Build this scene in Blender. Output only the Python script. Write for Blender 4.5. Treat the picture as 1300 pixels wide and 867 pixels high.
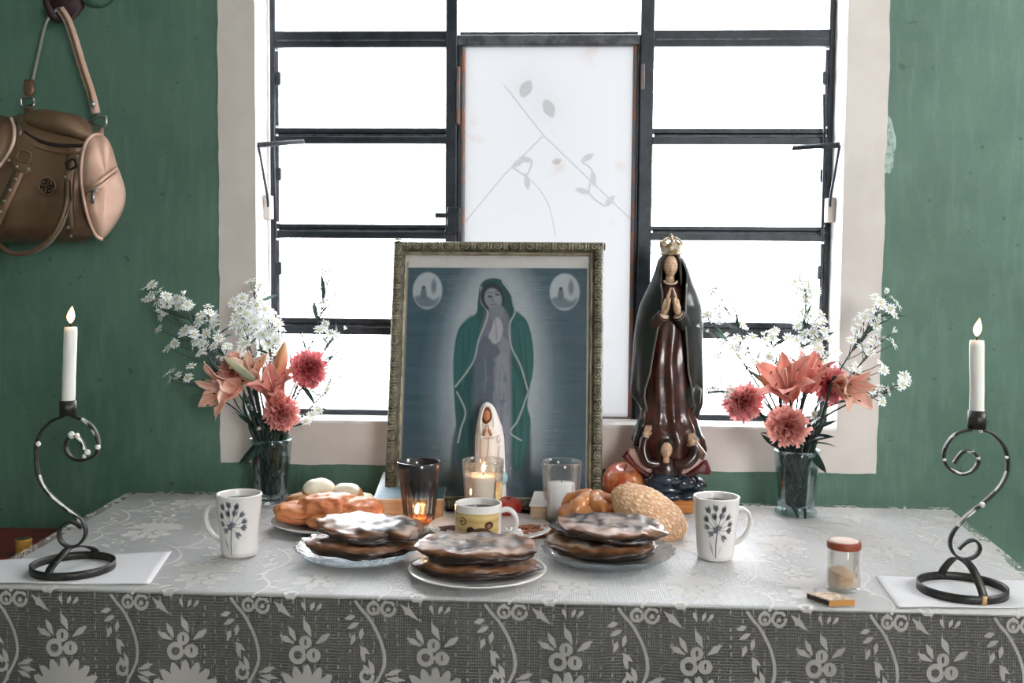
import bpy, bmesh, math, random
import numpy as np
from mathutils import Vector, Matrix, noise

for o in list(bpy.data.objects):
    bpy.data.objects.remove(o)
SC = bpy.context.scene
COL = SC.collection
PI = math.pi

# ------------------------------------------------------------------ camera
CAM = Vector((0.0, -2.1024, 1.205))
def _axes(yaw, pitch, roll):
    fw = Vector((-math.sin(yaw), math.cos(yaw), 0)); rt = Vector((math.cos(yaw), math.sin(yaw), 0)); up = Vector((0, 0, 1))
    f2 = fw * math.cos(pitch) - up * math.sin(pitch); u2 = up * math.cos(pitch) + fw * math.sin(pitch)
    return rt * math.cos(roll) + u2 * math.sin(roll), u2 * math.cos(roll) - rt * math.sin(roll), f2
AR, AU, AF = _axes(.0494, .0596, .0086)
cd = bpy.data.cameras.new('camera'); cam = bpy.data.objects.new('camera', cd); COL.objects.link(cam)
cd.sensor_width = 36; cd.lens = 36.0; cd.clip_start = .05
m = Matrix((AR, AU, -AF)).transposed().to_4x4(); m.translation = CAM
cam.matrix_world = m
SC.camera = cam

# ------------------------------------------------------------------ world, lamps, exposure
SC.view_settings.view_transform = 'Standard'; SC.view_settings.look = 'None'
SC.view_settings.exposure = 0.6; SC.view_settings.gamma = 1.0; SC.view_settings.use_curve_mapping = False
wd = bpy.data.worlds.new('overcast_sky'); SC.world = wd; wd.use_nodes = True
bg = wd.node_tree.nodes['Background']; bg.inputs[0].default_value = (.95, .975, 1, 1); bg.inputs[1].default_value = 13.0

def area(name, loc, target, sx, sy, power, col, portal=False):
    l = bpy.data.lights.new(name, 'AREA'); l.shape = 'RECTANGLE'; l.size = sx; l.size_y = sy; l.energy = power; l.color = col
    if portal: l.cycles.is_portal = True
    o = bpy.data.objects.new(name, l); COL.objects.link(o); o.location = loc
    o.rotation_euler = (Vector(target) - Vector(loc)).to_track_quat('-Z', 'Y').to_euler()
    return o
area('window_portal', (-.04, .17, 1.45), (-.04, -2, 1.45), 1.3, 1.25, 1, (1, 1, 1), True)
area('rear_fill', (1.3, -4.0, 1.7), (-.6, 0, 1.1), .8, 1.1, 17, (1, .95, .90))  # fill from the room side, added in an unseen rear opening
area('side_fill', (2.12, -.95, 2.05), (-.2, -.25, .9), .8, .8, 7, (1, .96, .92))  # fill from upper right, unseen opening placed to grade the wall brightness

# ------------------------------------------------------------------ helpers
def ray(px, py): return AF + AR * ((px - 650) / 1300) - AU * ((py - 433.5) / 1300)
def at(px, py, Y):
    d = ray(px, py); return CAM + d * ((Y - CAM.y) / d.y)
def on(px, py, z=.76):
    d = ray(px, py); return CAM + d * ((z - CAM.z) / d.z)
TT = .7608                                      # where things stand on the cloth

def S(r, g, b): return tuple(((c / 255) / 12.92 if c <= 10 else ((c / 255 + .055) / 1.055) ** 2.4) for c in (r, g, b))

WM = {}
def reg(o, mw): WM[o.name] = mw
def thing(name, label, cat, loc=(0, 0, 0), group=None, rot=None):
    o = bpy.data.objects.new(name, None); COL.objects.link(o); o.empty_display_size = .02
    mw = Matrix.Translation(Vector(loc)) @ (rot.to_4x4() if rot else Matrix.Identity(4))
    o.matrix_world = mw; reg(o, mw)
    o['label'] = label; o['category'] = cat
    if group: o['group'] = group
    return o
def tag(o, label=None, cat=None, group=None, kind=None):
    for k, v in (('label', label), ('category', cat), ('group', group), ('kind', kind)):
        if v: o[k] = v
    return o
def mesh(name, v, f, mat, col=None, smooth=True):
    me = bpy.data.meshes.new(name)
    me.from_pydata([tuple(p) for p in v], [], f)
    if smooth: me.polygons.foreach_set('use_smooth', np.ones(len(me.polygons), bool))
    if mat: 
        for q in (mat if isinstance(mat, (list, tuple)) else [mat]): me.materials.append(q)
    if col is not None: setcol(me, col)
    me.update(); return me
def setcol(me, col):
    a = me.attributes.new('Col', 'FLOAT_COLOR', 'POINT')
    c = np.ones((len(me.vertices), 4), np.float32); c[:, :3] = np.asarray(col, np.float32).reshape(-1, 3)
    a.data.foreach_set('color', c.ravel())
def link(name, me, parent=None, mw=None):
    """mw: world matrix of the mesh data (identity when the vertices are world coordinates)"""
    o = bpy.data.objects.new(name, me); COL.objects.link(o)
    mw = mw or Matrix.Identity(4)
    if parent:
        o.parent = parent; o.matrix_parent_inverse = Matrix.Identity(4)
        o.matrix_local = WM[parent.name].inverted() @ mw
    else: o.matrix_world = mw
    reg(o, mw); return o
def part(name, vf, mat, parent=None, smooth=True, mw=None, label=None):
    """vertices in world coordinates, re-based on the parent's origin"""
    v, f = vf[0], vf[1]; col = vf[2] if len(vf) > 2 else None
    base = WM[parent.name].copy() if parent else None
    if mw is not None:
        me = mesh(name, v, f, mat, col, smooth); o = link(name, me, parent, mw)
    elif parent:
        inv = base.inverted(); me = mesh(name, [inv @ Vector(p) for p in v], f, mat, col, smooth); o = link(name, me, parent, base)
    else:
        c = Vector((sum(p[0] for p in v) / len(v), sum(p[1] for p in v) / len(v), min(p[2] for p in v)))
        me = mesh(name, [Vector(p) - c for p in v], f, mat, col, smooth); o = link(name, me, None, Matrix.Translation(c))
    if label: o['label'] = label
    return o
def join(*ms):
    V, F = [], []; C = [] if all(len(m) > 2 for m in ms) else None
    for q in ms:
        b = len(V); V += list(q[0]); F += [tuple(i + b for i in t) for t in q[1]]
        if C is not None: C += list(q[2])
    return (V, F, C) if C is not None else (V, F)
def xf(vf, M): return (([M @ Vector(p) for p in vf[0]],) + tuple(vf[1:]))
def mv(vf, d): return (([Vector(p) + Vector(d) for p in vf[0]],) + tuple(vf[1:]))
def grid(nu, nv, fn, wrap=False, cap0=False, cap1=False):
    V = [Vector(fn(i / nu, j / nv)) for j in range(nv + 1) for i in range(nu if wrap else nu + 1)]
    w = nu if wrap else nu + 1; F = []
    for j in range(nv):
        for i in range(nu):
            a, b = j * w + i, j * w + (i + 1) % w
            F.append((a, b, b + w, a + w))
    if cap0: F.append(tuple(reversed(range(w))))
    if cap1: F.append(tuple(range(nv * w, nv * w + w)))
    return V, F
def lathe(prof, n=40, o=(0, 0, 0), caps=True):
    o = Vector(o); k = len(prof) - 1
    P = [(max(r, 1e-4), z) for r, z in prof]
    def fn(u, v):
        r, z = P[round(v * k)]; a = u * 2 * PI
        return o + Vector((r * math.cos(a), r * math.sin(a), z))
    return grid(n, k, fn, True, caps, caps)
def frames(path):
    path = [Vector(p) for p in path]; T = []
    for i in range(len(path)):
        t = path[min(i + 1, len(path) - 1)] - path[max(i - 1, 0)]
        T.append(t.normalized() if t.length > 1e-9 else Vector((0, 0, 1)))
    n = T[0].orthogonal().normalized(); N = []
    for t in T:
        n = n - t * n.dot(t)
        n = n.normalized() if n.length > 1e-9 else t.orthogonal().normalized()
        N.append(n.copy())
    return path, T, N
def tube(path, r, n=8):
    path, T, N = frames(path); k = len(path) - 1
    R = r if isinstance(r, (list, tuple)) else [r] * (k + 1)
    if len(R) != k + 1: R = [float(np.interp(i / k, np.linspace(0, 1, len(R)), R)) for i in range(k + 1)]
    def fn(u, v):
        i = round(v * k); b = T[i].cross(N[i]); a = u * 2 * PI
        return path[i] + (N[i] * math.cos(a) + b * math.sin(a)) * R[i]
    return grid(n, k, fn, True, True, True)
def strip(path, up, w, t, closed=False):
    """flat band of width w along `up`, thickness t, following the path"""
    path = [Vector(p) for p in path]; n = len(path); V = []; F = []
    ups = up if isinstance(up, list) else [up] * n
    for i in range(n):
        a = path[(i - 1) % n] if closed else path[max(i - 1, 0)]; b = path[(i + 1) % n] if closed else path[min(i + 1, n - 1)]
        tg = (b - a).normalized(); u = Vector(ups[i]); u = (u - tg * u.dot(tg)).normalized(); s = tg.cross(u)
        for x, y in ((-1, -1), (1, -1), (1, 1), (-1, 1)): V.append(path[i] + u * (x * w / 2) + s * (y * t / 2))
    for i in range(n if closed else n - 1):
        j = (i + 1) % n
        for k in range(4): F.append((i * 4 + k, i * 4 + (k + 1) % 4, j * 4 + (k + 1) % 4, j * 4 + k))
    if not closed: F += [(3, 2, 1, 0), tuple(n * 4 - 4 + k for k in range(4))]
    return V, F
def cr(pts, n=8, closed=False):
    """Catmull-Rom through the points"""
    p = [Vector(q) for q in pts]; k = len(p); out = []
    g = (lambda i: p[i % k]) if closed else (lambda i: p[min(max(i, 0), k - 1)])
    for i in range(k if closed else k - 1):
        a, b, c, d = g(i - 1), g(i), g(i + 1), g(i + 2)
        for s in range(n):
            t = s / n
            out.append(.5 * (2 * b + (c - a) * t + (2 * a - 5 * b + 4 * c - d) * t * t + (3 * b - a - 3 * c + d) * t ** 3))
    if not closed: out.append(p[-1].copy())
    return out
def box(x0, x1, y0, y1, z0, z1, bev=0, seg=2):
    bm = bmesh.new(); bmesh.ops.create_cube(bm, size=1)
    for q in bm.verts: q.co = Vector(((x0 + x1) / 2 + q.co.x * (x1 - x0), (y0 + y1) / 2 + q.co.y * (y1 - y0), (z0 + z1) / 2 + q.co.z * (z1 - z0)))
    if bev: bmesh.ops.bevel(bm, geom=bm.edges[:], offset=bev, segments=seg, affect='EDGES', profile=.5)
    bm.verts.index_update(); r = [v.co.copy() for v in bm.verts], [tuple(v.index for v in f.verts) for f in bm.faces]; bm.free(); return r
_CS = {}
def _cube_sphere(n):
    """unit directions and quads of a subdivided cube, no poles"""
    if n in _CS: return _CS[n]
    idx = {}; V = []; F = []
    def vid(p):
        k = tuple(round(q * n) for q in p)
        if k not in idx: idx[k] = len(V); V.append(Vector([math.tan(q * PI / 4) for q in p]).normalized())
        return idx[k]
    for ax in range(3):
        for sg in (-1, 1):
            for i in range(n):
                for j in range(n):
                    q = []
                    for di, dj in ((0, 0), (1, 0), (1, 1), (0, 1)):
                        p = [0, 0, 0]; p[ax] = sg; p[(ax + 1) % 3] = -1 + 2 * (i + di) / n; p[(ax + 2) % 3] = -1 + 2 * (j + dj) / n; q.append(vid(p))
                    F.append(tuple(q if sg > 0 else q[::-1]))
    _CS[n] = (V, F); return _CS[n]
def blob(c, r, fn=None, nu=40, nv=24, pw=1.0):
    """ellipsoid; fn(direction) -> radius factor; pw < 1 gives it a flatter top and fuller side"""
    c = Vector(c); n = max(2, round(nu / 4)); V, F = _cube_sphere(n); p = 2 / pw; out = []
    for d in V:
        s = ((d.x * d.x + d.y * d.y) ** (p / 2) + abs(d.z) ** p) ** (-1 / p) if pw != 1 else 1
        k = s * (fn(d) if fn else 1); out.append(c + Vector((d.x * r[0], d.y * r[1], d.z * r[2])) * k)
    return out, list(F)
def prism(pts, d0, d1):
    """polygon of world points swept by the vector d1-d0 (both offsets)"""
    n = len(pts); V = [Vector(p) + Vector(d0) for p in pts] + [Vector(p) + Vector(d1) for p in pts]
    F = [tuple(range(n)), tuple(reversed(range(n, 2 * n)))] + [((i + 1) % n, i, n + i, n + (i + 1) % n) for i in range(n)]
    return V, F

# ------------------------------------------------------------------ materials
def nt_new(name):
    M = bpy.data.materials.new(name); M.use_nodes = True; M.node_tree.nodes.clear()
    return M, M.node_tree
def N(nt, t, props=None, **ins):
    n = nt.nodes.new(t)
    for k, v in (props or {}).items(): setattr(n, k, v)
    for k, v in ins.items():
        i = n.inputs[int(k[1:])] if k[0] == '_' and k[1:].isdigit() else n.inputs[k.replace('_', ' ')]
        if isinstance(v, bpy.types.NodeSocket): nt.links.new(v, i)
        else: i.default_value = (tuple(v) + (1,)) if isinstance(v, tuple) and len(v) == 3 and i.type == 'RGBA' else v
    return n
def Mth(nt, op, a, b=0., c=0., clamp=False): return N(nt, 'ShaderNodeMath', {'operation': op, 'use_clamp': clamp}, _0=a, _1=b, _2=c).outputs[0]
def Mix(nt, f, a, b, bt='MIX'): return N(nt, 'ShaderNodeMix', {'data_type': 'RGBA', 'blend_type': bt}, _0=f, _6=a, _7=b).outputs[2]
def Out(nt, s): nt.links.new(s, nt.nodes.new('ShaderNodeOutputMaterial').inputs[0])
def ramp(nt, f, a, b): return N(nt, 'ShaderNodeMapRange', {'interpolation_type': 'SMOOTHSTEP'}, Value=f, From_Min=a, From_Max=b).outputs[0]
def mat(name, col, rough=.5, metal=0., col2=None, ns=25., nlo=.35, nhi=.65, bump=0., bs=120., coat=0., crough=.1, sss=0., spec=.5, attr=False, transl=0., emit=None, stretch=None, alpha=None, sheen=0.):
    M, nt = nt_new(name)
    tc = N(nt, 'ShaderNodeTexCoord').outputs['Object']
    if stretch: tc = N(nt, 'ShaderNodeMapping', None, Vector=tc, Scale=stretch).outputs[0]
    c = N(nt, 'ShaderNodeAttribute', {'attribute_name': 'Col'}).outputs['Color'] if attr else N(nt, 'ShaderNodeRGB').outputs[0]
    if not attr: c.default_value = tuple(col) + (1,)
    if col2 is not None:
        nz = N(nt, 'ShaderNodeTexNoise', None, Vector=tc, Scale=ns, Detail=5., Roughness=.6).outputs[0]
        c = Mix(nt, ramp(nt, nz, nlo, nhi), c, tuple(col2) + (1,))
    elif attr:
        nz = N(nt, 'ShaderNodeTexNoise', None, Vector=tc, Scale=ns, Detail=4.).outputs[0]
        c = Mix(nt, .25, c, Mix(nt, 1., c, N(nt, 'ShaderNodeMapRange', None, Value=nz, To_Min=.55, To_Max=1.45).outputs[0], 'MULTIPLY'))
    b = N(nt, 'ShaderNodeBsdfPrincipled', None, Base_Color=c, Roughness=rough, Metallic=metal)
    b.inputs['Coat Weight'].default_value = coat; b.inputs['Coat Roughness'].default_value = crough
    b.inputs['Specular IOR Level'].default_value = spec
    if sheen: b.inputs['Sheen Weight'].default_value = sheen
    if sss:
        b.inputs['Subsurface Weight'].default_value = sss; b.inputs['Subsurface Scale'].default_value = .006; b.inputs['Subsurface Radius'].default_value = (1, .6, .35)
    if emit: b.inputs['Emission Color'].default_value = tuple(emit[:3]) + (1,); b.inputs['Emission Strength'].default_value = emit[3]
    if bump:
        nz = N(nt, 'ShaderNodeTexNoise', None, Vector=tc, Scale=bs, Detail=6.).outputs[0]
        nt.links.new(N(nt, 'ShaderNodeBump', None, Strength=bump, Distance=.002, Height=nz).outputs[0], b.inputs['Normal'])
    s = b.outputs[0]
    if transl: s = N(nt, 'ShaderNodeMixShader', None, _0=transl, _1=s, _2=N(nt, 'ShaderNodeBsdfTranslucent', None, Color=c).outputs[0]).outputs[0]
    Out(nt, s); return M
def glass(name, tint=(1, 1, 1), refl=1., body=0., bodycol=(.8, .85, .85), rough=.02):
    """thin clear glass: what lies behind shows through, a fresnel share of the surroundings is reflected"""
    M, nt = nt_new(name)
    t = N(nt, 'ShaderNodeBsdfTransparent', None, Color=tint).outputs[0]
    if body: t = N(nt, 'ShaderNodeMixShader', None, _0=body, _1=t, _2=N(nt, 'ShaderNodeBsdfTranslucent', None, Color=bodycol).outputs[0]).outputs[0]
    g = N(nt, 'ShaderNodeBsdfGlossy', None, Color=(1, 1, 1), Roughness=rough).outputs[0]
    fr = Mth(nt, 'MULTIPLY', N(nt, 'ShaderNodeLayerWeight', None, Blend=.35).outputs['Fresnel'], refl, clamp=True)
    Out(nt, N(nt, 'ShaderNodeMixShader', None, _0=fr, _1=t, _2=g).outputs[0]); return M
def glow(name, core, rim):
    M, nt = nt_new(name); f = N(nt, 'ShaderNodeLayerWeight', None, Blend=.5).outputs['Facing']
    z = N(nt, 'ShaderNodeSeparateXYZ', None, Vector=N(nt, 'ShaderNodeTexCoord').outputs['Generated']).outputs[2]
    k = Mth(nt, 'MAXIMUM', ramp(nt, f, .25, .85), Mth(nt, 'MULTIPLY', ramp(nt, z, .8, 1.), .8))
    Out(nt, N(nt, 'ShaderNodeEmission', None, Color=Mix(nt, k, tuple(core) + (1,), tuple(rim) + (1,)), Strength=1.).outputs[0]); return M

# ------------------------------------------------------------------ flat art, drawn into the colours of a fine mesh
class Art:
    def __init__(s, x0, x1, y0, y1, nx, ny, bg):
        s.x = np.linspace(x0, x1, nx); s.y = np.linspace(y0, y1, ny); s.nx, s.ny = nx, ny
        s.X, s.Y = np.meshgrid(s.x, s.y); s.I = np.ones((ny, nx, 3)) * np.array(S(*bg))
    def put(s, d, col, soft, a=1.):
        k = np.clip(.5 - d / soft, 0, 1)[..., None] * a; s.I = s.I * (1 - k) + np.array(S(*col)) * k
    def sub(s, x0, x1, y0, y1):
        i0, i1 = np.searchsorted(s.x, [x0, x1]); j0, j1 = np.searchsorted(s.y, [y0, y1]); return slice(max(j0 - 1, 0), j1 + 1), slice(max(i0 - 1, 0), i1 + 1)
    def blend(s, sl, d, col, soft, a):
        k = np.clip(.5 - d / soft, 0, 1)[..., None] * a; s.I[sl] = s.I[sl] * (1 - k) + np.array(S(*col)) * k
    def ell(s, cx, cy, rx, ry, col, soft=1., a=1., rot=0.):
        R = max(rx, ry) + soft * 2; sl = s.sub(cx - R, cx + R, cy - R, cy + R); X, Y = s.X[sl] - cx, s.Y[sl] - cy
        c, q = math.cos(rot), math.sin(rot); X, Y = X * c + Y * q, -X * q + Y * c
        d = (np.sqrt((X / rx) ** 2 + (Y / ry) ** 2) - 1) * min(rx, ry); s.blend(sl, d, col, soft, a)
    def line(s, pts, w, col, soft=1., a=1., smooth=True):
        if smooth and len(pts) > 2: pts = [(p.x, p.y) for p in cr([(x, y, 0) for x, y in pts], 6)]
        P = np.array(pts, float); R = w + soft * 2
        sl = s.sub(P[:, 0].min() - R, P[:, 0].max() + R, P[:, 1].min() - R, P[:, 1].max() + R); X, Y = s.X[sl], s.Y[sl]; d = np.full(X.shape, 1e9)
        n = len(P) - 1
        for k in range(n):
            A, B = P[k], P[k + 1]; v = B - A; L = max(v @ v, 1e-12); t = np.clip(((X - A[0]) * v[0] + (Y - A[1]) * v[1]) / L, 0, 1)
            ww = w if not callable(w) else w
            d = np.minimum(d, np.hypot(X - A[0] - t * v[0], Y - A[1] - t * v[1]) - w / 2)
        s.blend(sl, d, col, soft, a)
    def poly(s, pts, col, soft=1., a=1., smooth=True):
        if smooth: pts = [(p.x, p.y) for p in cr([(x, y, 0) for x, y in pts], 5, True)]
        P = np.array(pts, float); R = soft * 2
        sl = s.sub(P[:, 0].min() - R, P[:, 0].max() + R, P[:, 1].min() - R, P[:, 1].max() + R); X, Y = s.X[sl], s.Y[sl]
        d = np.full(X.shape, 1e9); ins = np.zeros(X.shape, bool)
        for k in range(len(P)):
            A, B = P[k], P[(k + 1) % len(P)]; v = B - A; L = max(v @ v, 1e-12); t = np.clip(((X - A[0]) * v[0] + (Y - A[1]) * v[1]) / L, 0, 1)
            d = np.minimum(d, np.hypot(X - A[0] - t * v[0], Y - A[1] - t * v[1]))
            if A[1] != B[1]: ins ^= ((Y > min(A[1], B[1])) & (Y <= max(A[1], B[1])) & (X < A[0] + (Y - A[1]) / (B[1] - A[1]) * v[0]))
        s.blend(sl, np.where(ins, -d, d), col, soft, a)
    def leaf(s, x0, y0, x1, y1, w, col, soft=1., a=1.):
        dx, dy = x1 - x0, y1 - y0; L = math.hypot(dx, dy); nx, ny = -dy / L * w / 2, dx / L * w / 2
        s.poly([(x0, y0), (x0 + dx * .45 + nx, y0 + dy * .45 + ny), (x1, y1), (x0 + dx * .45 - nx, y0 + dy * .45 - ny)], col, soft, a, False)
    def colors(s): return s.I.reshape(-1, 3)
def art_mesh(art, fn):
    """fn(u, v) -> local point; u right, v down"""
    V = [fn(i / (art.nx - 1), j / (art.ny - 1)) for j in range(art.ny) for i in range(art.nx)]; w = art.nx
    F = [(j * w + i, (j + 1) * w + i, (j + 1) * w + i + 1, j * w + i + 1) for j in range(art.ny - 1) for i in range(w - 1)]
    return V, F, art.colors()
rnd = random.Random(11)
def nz(p, s=1., seed=0): return noise.noise(Vector(p) * s + Vector((seed * 7.3, seed * 3.1, seed * 5.7)))
# ------------------------------------------------------------------ the room
GREEN = S(88, 119, 103); GREEN2 = S(71, 102, 87)
def wall_mat(name):
    M, nt = nt_new(name)
    tc = N(nt, 'ShaderNodeTexCoord').outputs['Object']
    n1 = N(nt, 'ShaderNodeTexNoise', None, Vector=tc, Scale=3.2, Detail=6., Roughness=.65).outputs[0]
    mp = N(nt, 'ShaderNodeMapping', None, Vector=tc, Scale=(30., 30., 6.)).outputs[0]
    n2 = N(nt, 'ShaderNodeTexNoise', None, Vector=mp, Scale=2., Detail=6.).outputs[0]
    n3 = N(nt, 'ShaderNodeTexNoise', None, Vector=tc, Scale=42., Detail=3.).outputs[0]
    c = Mix(nt, ramp(nt, n1, .35, .7), GREEN + (1,), GREEN2 + (1,))
    c = Mix(nt, Mth(nt, 'MULTIPLY', ramp(nt, n2, .45, .75), .22), c, S(122, 150, 136) + (1,))
    c = Mix(nt, Mth(nt, 'MULTIPLY', ramp(nt, n3, .69, .75), .55), c, S(48, 72, 62) + (1,))
    b = N(nt, 'ShaderNodeBsdfPrincipled', None, Base_Color=c, Roughness=.62)
    h = Mth(nt, 'ADD', Mth(nt, 'MULTIPLY', n2, .5), N(nt, 'ShaderNodeTexNoise', None, Vector=tc, Scale=160., Detail=4.).outputs[0])
    nt.links.new(N(nt, 'ShaderNodeBump', None, Strength=.22, Distance=.003, Height=h).outputs[0], b.inputs['Normal'])
    Out(nt, b.outputs[0]); return M
m_wall = wall_mat('green_wall_paint')
m_white = mat('white_wall_paint', S(216, 207, 201), .6, col2=S(206, 196, 189), ns=6., bump=.15, bs=60.)
m_reveal = mat('reveal_white', S(235, 233, 231), .5, col2=S(205, 200, 196), ns=14., bump=.2, bs=50.)
m_ceil = mat('ceiling_white', S(150, 146, 140), .8); m_floor = mat('floor_cement', S(58, 52, 48), .6, col2=S(46, 42, 38), ns=8., bump=.1)

OX0, OX1 = at(325, 300, 0).x, at(1069, 300, 0).x; OZ0, OZ1 = at(940, 545, 0).z, 2.06
RX0, RX1, RY, RZ, TH = -1.75, 2.15, -4.05, 2.65, .22
def opening_wall(name, x0, x1, z0, z1, ya, yb, ox0, ox1, oz0, oz1, mats):
    """a wall slab with a rectangular hole; the sides of the hole take the second material"""
    V, F, I = [], [], []
    for y in (ya, yb):
        V += [Vector((x, y, z)) for x, z in ((x0, z0), (x1, z0), (x1, z1), (x0, z1), (ox0, oz0), (ox1, oz0), (ox1, oz1), (ox0, oz1))]
    for k in range(4):
        j = (k + 1) % 4
        F += [(k, j, 4 + j, 4 + k), (8 + j, 8 + k, 12 + k, 12 + j), (j, k, 8 + k, 8 + j)]; I += [0, 0, 0]
        F.append((4 + k, 4 + j, 12 + j, 12 + k)); I.append(1)
    o = part(name, (V, F), mats, None, False)
    for p, i in zip(o.data.polygons, I): p.material_index = i
    return tag(o, kind='structure')
opening_wall('wall_back', RX0 - TH, RX1 + TH, 0, RZ, 0, TH, OX0, OX1, OZ0, OZ1, (m_wall, m_reveal))
opening_wall('wall_rear', RX0 - TH, RX1 + TH, 0, RZ, RY, RY - TH, 0.9, 1.7, 1.1, 2.25, (m_wall, m_reveal))
tag(part('wall_left', box(RX0 - TH, RX0, RY, 0, 0, RZ), m_wall, smooth=False), kind='structure')
def hole_x(x0, x1, y0, y1, z0, z1):
    return join(box(x0, x1, RY, y0, 0, RZ), box(x0, x1, y1, 0, 0, RZ), box(x0, x1, y0, y1, 0, z0), box(x0, x1, y0, y1, z1, RZ))
tag(part('wall_right', hole_x(RX1, RX1 + TH, -1.35, -.55, 1.65, 2.45), m_wall, smooth=False), kind='structure')
tag(part('floor', box(RX0 - TH, RX1 + TH, RY - TH, TH, -.1, 0), m_floor, smooth=False), kind='structure')
tag(part('ceiling', box(RX0 - TH, RX1 + TH, RY - TH, TH, RZ, RZ + .1), m_ceil, smooth=False), kind='structure')

# the hand-painted white border round the opening: a thin coat with a wavering edge
BX0, BX1, BZ0, BZ1 = -.7145, .642, .818, 2.22
def border():
    out, inn = [], []
    def edge(a, b, ia, ib, n):
        for i in range(n):
            t = i / n; p = a.lerp(b, t); w = .0035 * nz((p.x, 0, p.z), 9, 1) + .0022 * nz((p.x, 0, p.z), 40, 2) * .7
            d = (b - a).normalized(); o = Vector((-d.z, 0, d.x)); out.append(p + o * w); inn.append(ia.lerp(ib, t))
    c = [Vector((BX0, 0, BZ0)), Vector((BX1, 0, BZ0)), Vector((BX1, 0, BZ1)), Vector((BX0, 0, BZ1))]
    d = [Vector((OX0, 0, OZ0)), Vector((OX1, 0, OZ0)), Vector((OX1, 0, OZ1)), Vector((OX0, 0, OZ1))]
    for k in range(4): edge(c[k], c[(k + 1) % 4], d[k], d[(k + 1) % 4], 120)
    n = len(out); f = Vector((0, -.0015, 0)); V = [p + f for p in out] + [p + f for p in inn] + out
    F = []
    for i in range(n):
        j = (i + 1) % n; F += [(i, j, n + j, n + i), (j, i, 2 * n + i, 2 * n + j)]
    return V, F
tag(part('trim_1', border(), m_white, smooth=False), 'white painted border around the window on the green wall', kind='structure')

# patches of scraped and repaired paint
def patch(px, py, rx, ry, seed, nm, colr, lab):
    c = at(px, py, 0); pts = []
    for i in range(40):
        a = i / 40 * 2 * PI; k = 1 + .28 * nz((math.cos(a), math.sin(a), seed), 2.4, seed); pts.append(c + Vector((math.cos(a) * rx * k, 0, math.sin(a) * ry * k)))
    tag(part(nm, prism(pts, (0, -.0008, 0), (0, 0, 0)), mat(nm + '_paint', colr, .7, col2=GREEN, ns=60., nlo=.4, nhi=.7), smooth=False), lab, kind='structure')
patch(1129, 186, .011, .058, 3, 'trim_2', S(176, 192, 182), 'pale scraped paint beside the right edge of the white border')

# ------------------------------------------------------------------ window_1
m_iron = mat('black_iron', S(30, 35, 41), .45, .25, col2=S(46, 52, 60), ns=30., bump=.3, bs=90.)
m_irong = mat('grey_iron', S(92, 92, 98), .5, .1, col2=S(60, 62, 68), ns=40., nlo=.4, nhi=.6, bump=.3)
m_rust = mat('rusty_iron', S(158, 104, 82), .7, col2=S(112, 110, 114), ns=22., nlo=.42, nhi=.58, bump=.5, bs=150.)
m_pane = glass('window_glass', (.985, .99, 1), .5)
def frosted(name, base, stain, amt):
    M, nt = nt_new(name); tc = N(nt, 'ShaderNodeTexCoord').outputs['Object']
    n1 = N(nt, 'ShaderNodeTexNoise', None, Vector=tc, Scale=16., Detail=6.).outputs[0]
    c = Mix(nt, Mth(nt, 'MULTIPLY', ramp(nt, n1, .6, .75), amt), base + (1,), stain + (1,))
    t = N(nt, 'ShaderNodeBsdfTranslucent', None, Color=c).outputs[0]
    s = N(nt, 'ShaderNodeMixShader', None, _0=.92, _1=N(nt, 'ShaderNodeBsdfTransparent', None, Color=(.15, .15, .152, 1)).outputs[0], _2=t).outputs[0]
    g = N(nt, 'ShaderNodeBsdfGlossy', None, Roughness=.25).outputs[0]
    Out(nt, N(nt, 'ShaderNodeMixShader', None, _0=.04, _1=s, _2=g).outputs[0]); return M
m_frost = frosted('frosted_glass', (.0395, .0398, .0403), (.033, .024, .022), .5)
FY = .10
win = tag(thing('window_1', 'white daylit steel window with black bars above the table', None, ((OX0 + OX1) / 2, FY, OZ0)), kind='structure')
del win['label']
zc = lambda py, px=460: at(px, py, FY).z
xc = lambda px, py=170: at(px, py, FY).x
def bar(nm, x0, x1, z0, z1, d0=-.016, d1=.016, mt=None, bev=.002):
    return part(nm, box(x0, x1, FY + d0, FY + d1, z0, z1, bev, 1), mt or m_iron, win, False)
ZT = OZ1; ZB = zc(531)
xa, xb = xc(352), xc(568); xd, xe = xc(588), xc(806); xf_, xg = xc(828), xc(1048)
xL, xR = OX0, OX1
# outer frame, mullions
bar('outer_frame', xa - .012, xa, OZ0, ZT, -.014, .02); bar('outer_frame', xg, xR - .002, OZ0, ZT, -.014, .02)
bar('outer_frame', xL + .03, xR - .01, ZB - .016, ZB + .008, -.014, .02); bar('outer_frame', xL, xR, ZT - .02, ZT)
bar('mullion', xb - .002, xd - .012, ZB, ZT, -.02, .016); bar('mullion', xe + .008, xf_, ZB, ZT, -.02, .016)
bar('mullion_lip', xd - .012, xd - .004, ZB, zc(52), -.012, .012); bar('mullion_lip', xe + .001, xe + .008, ZB, zc(52), -.012, .012)
# cement sill below the iron
tag(part('sill', box(OX0, OX1, -.001, FY + .05, OZ0 - .002, OZ0 + .006, .002), m_reveal, win, False))
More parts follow.
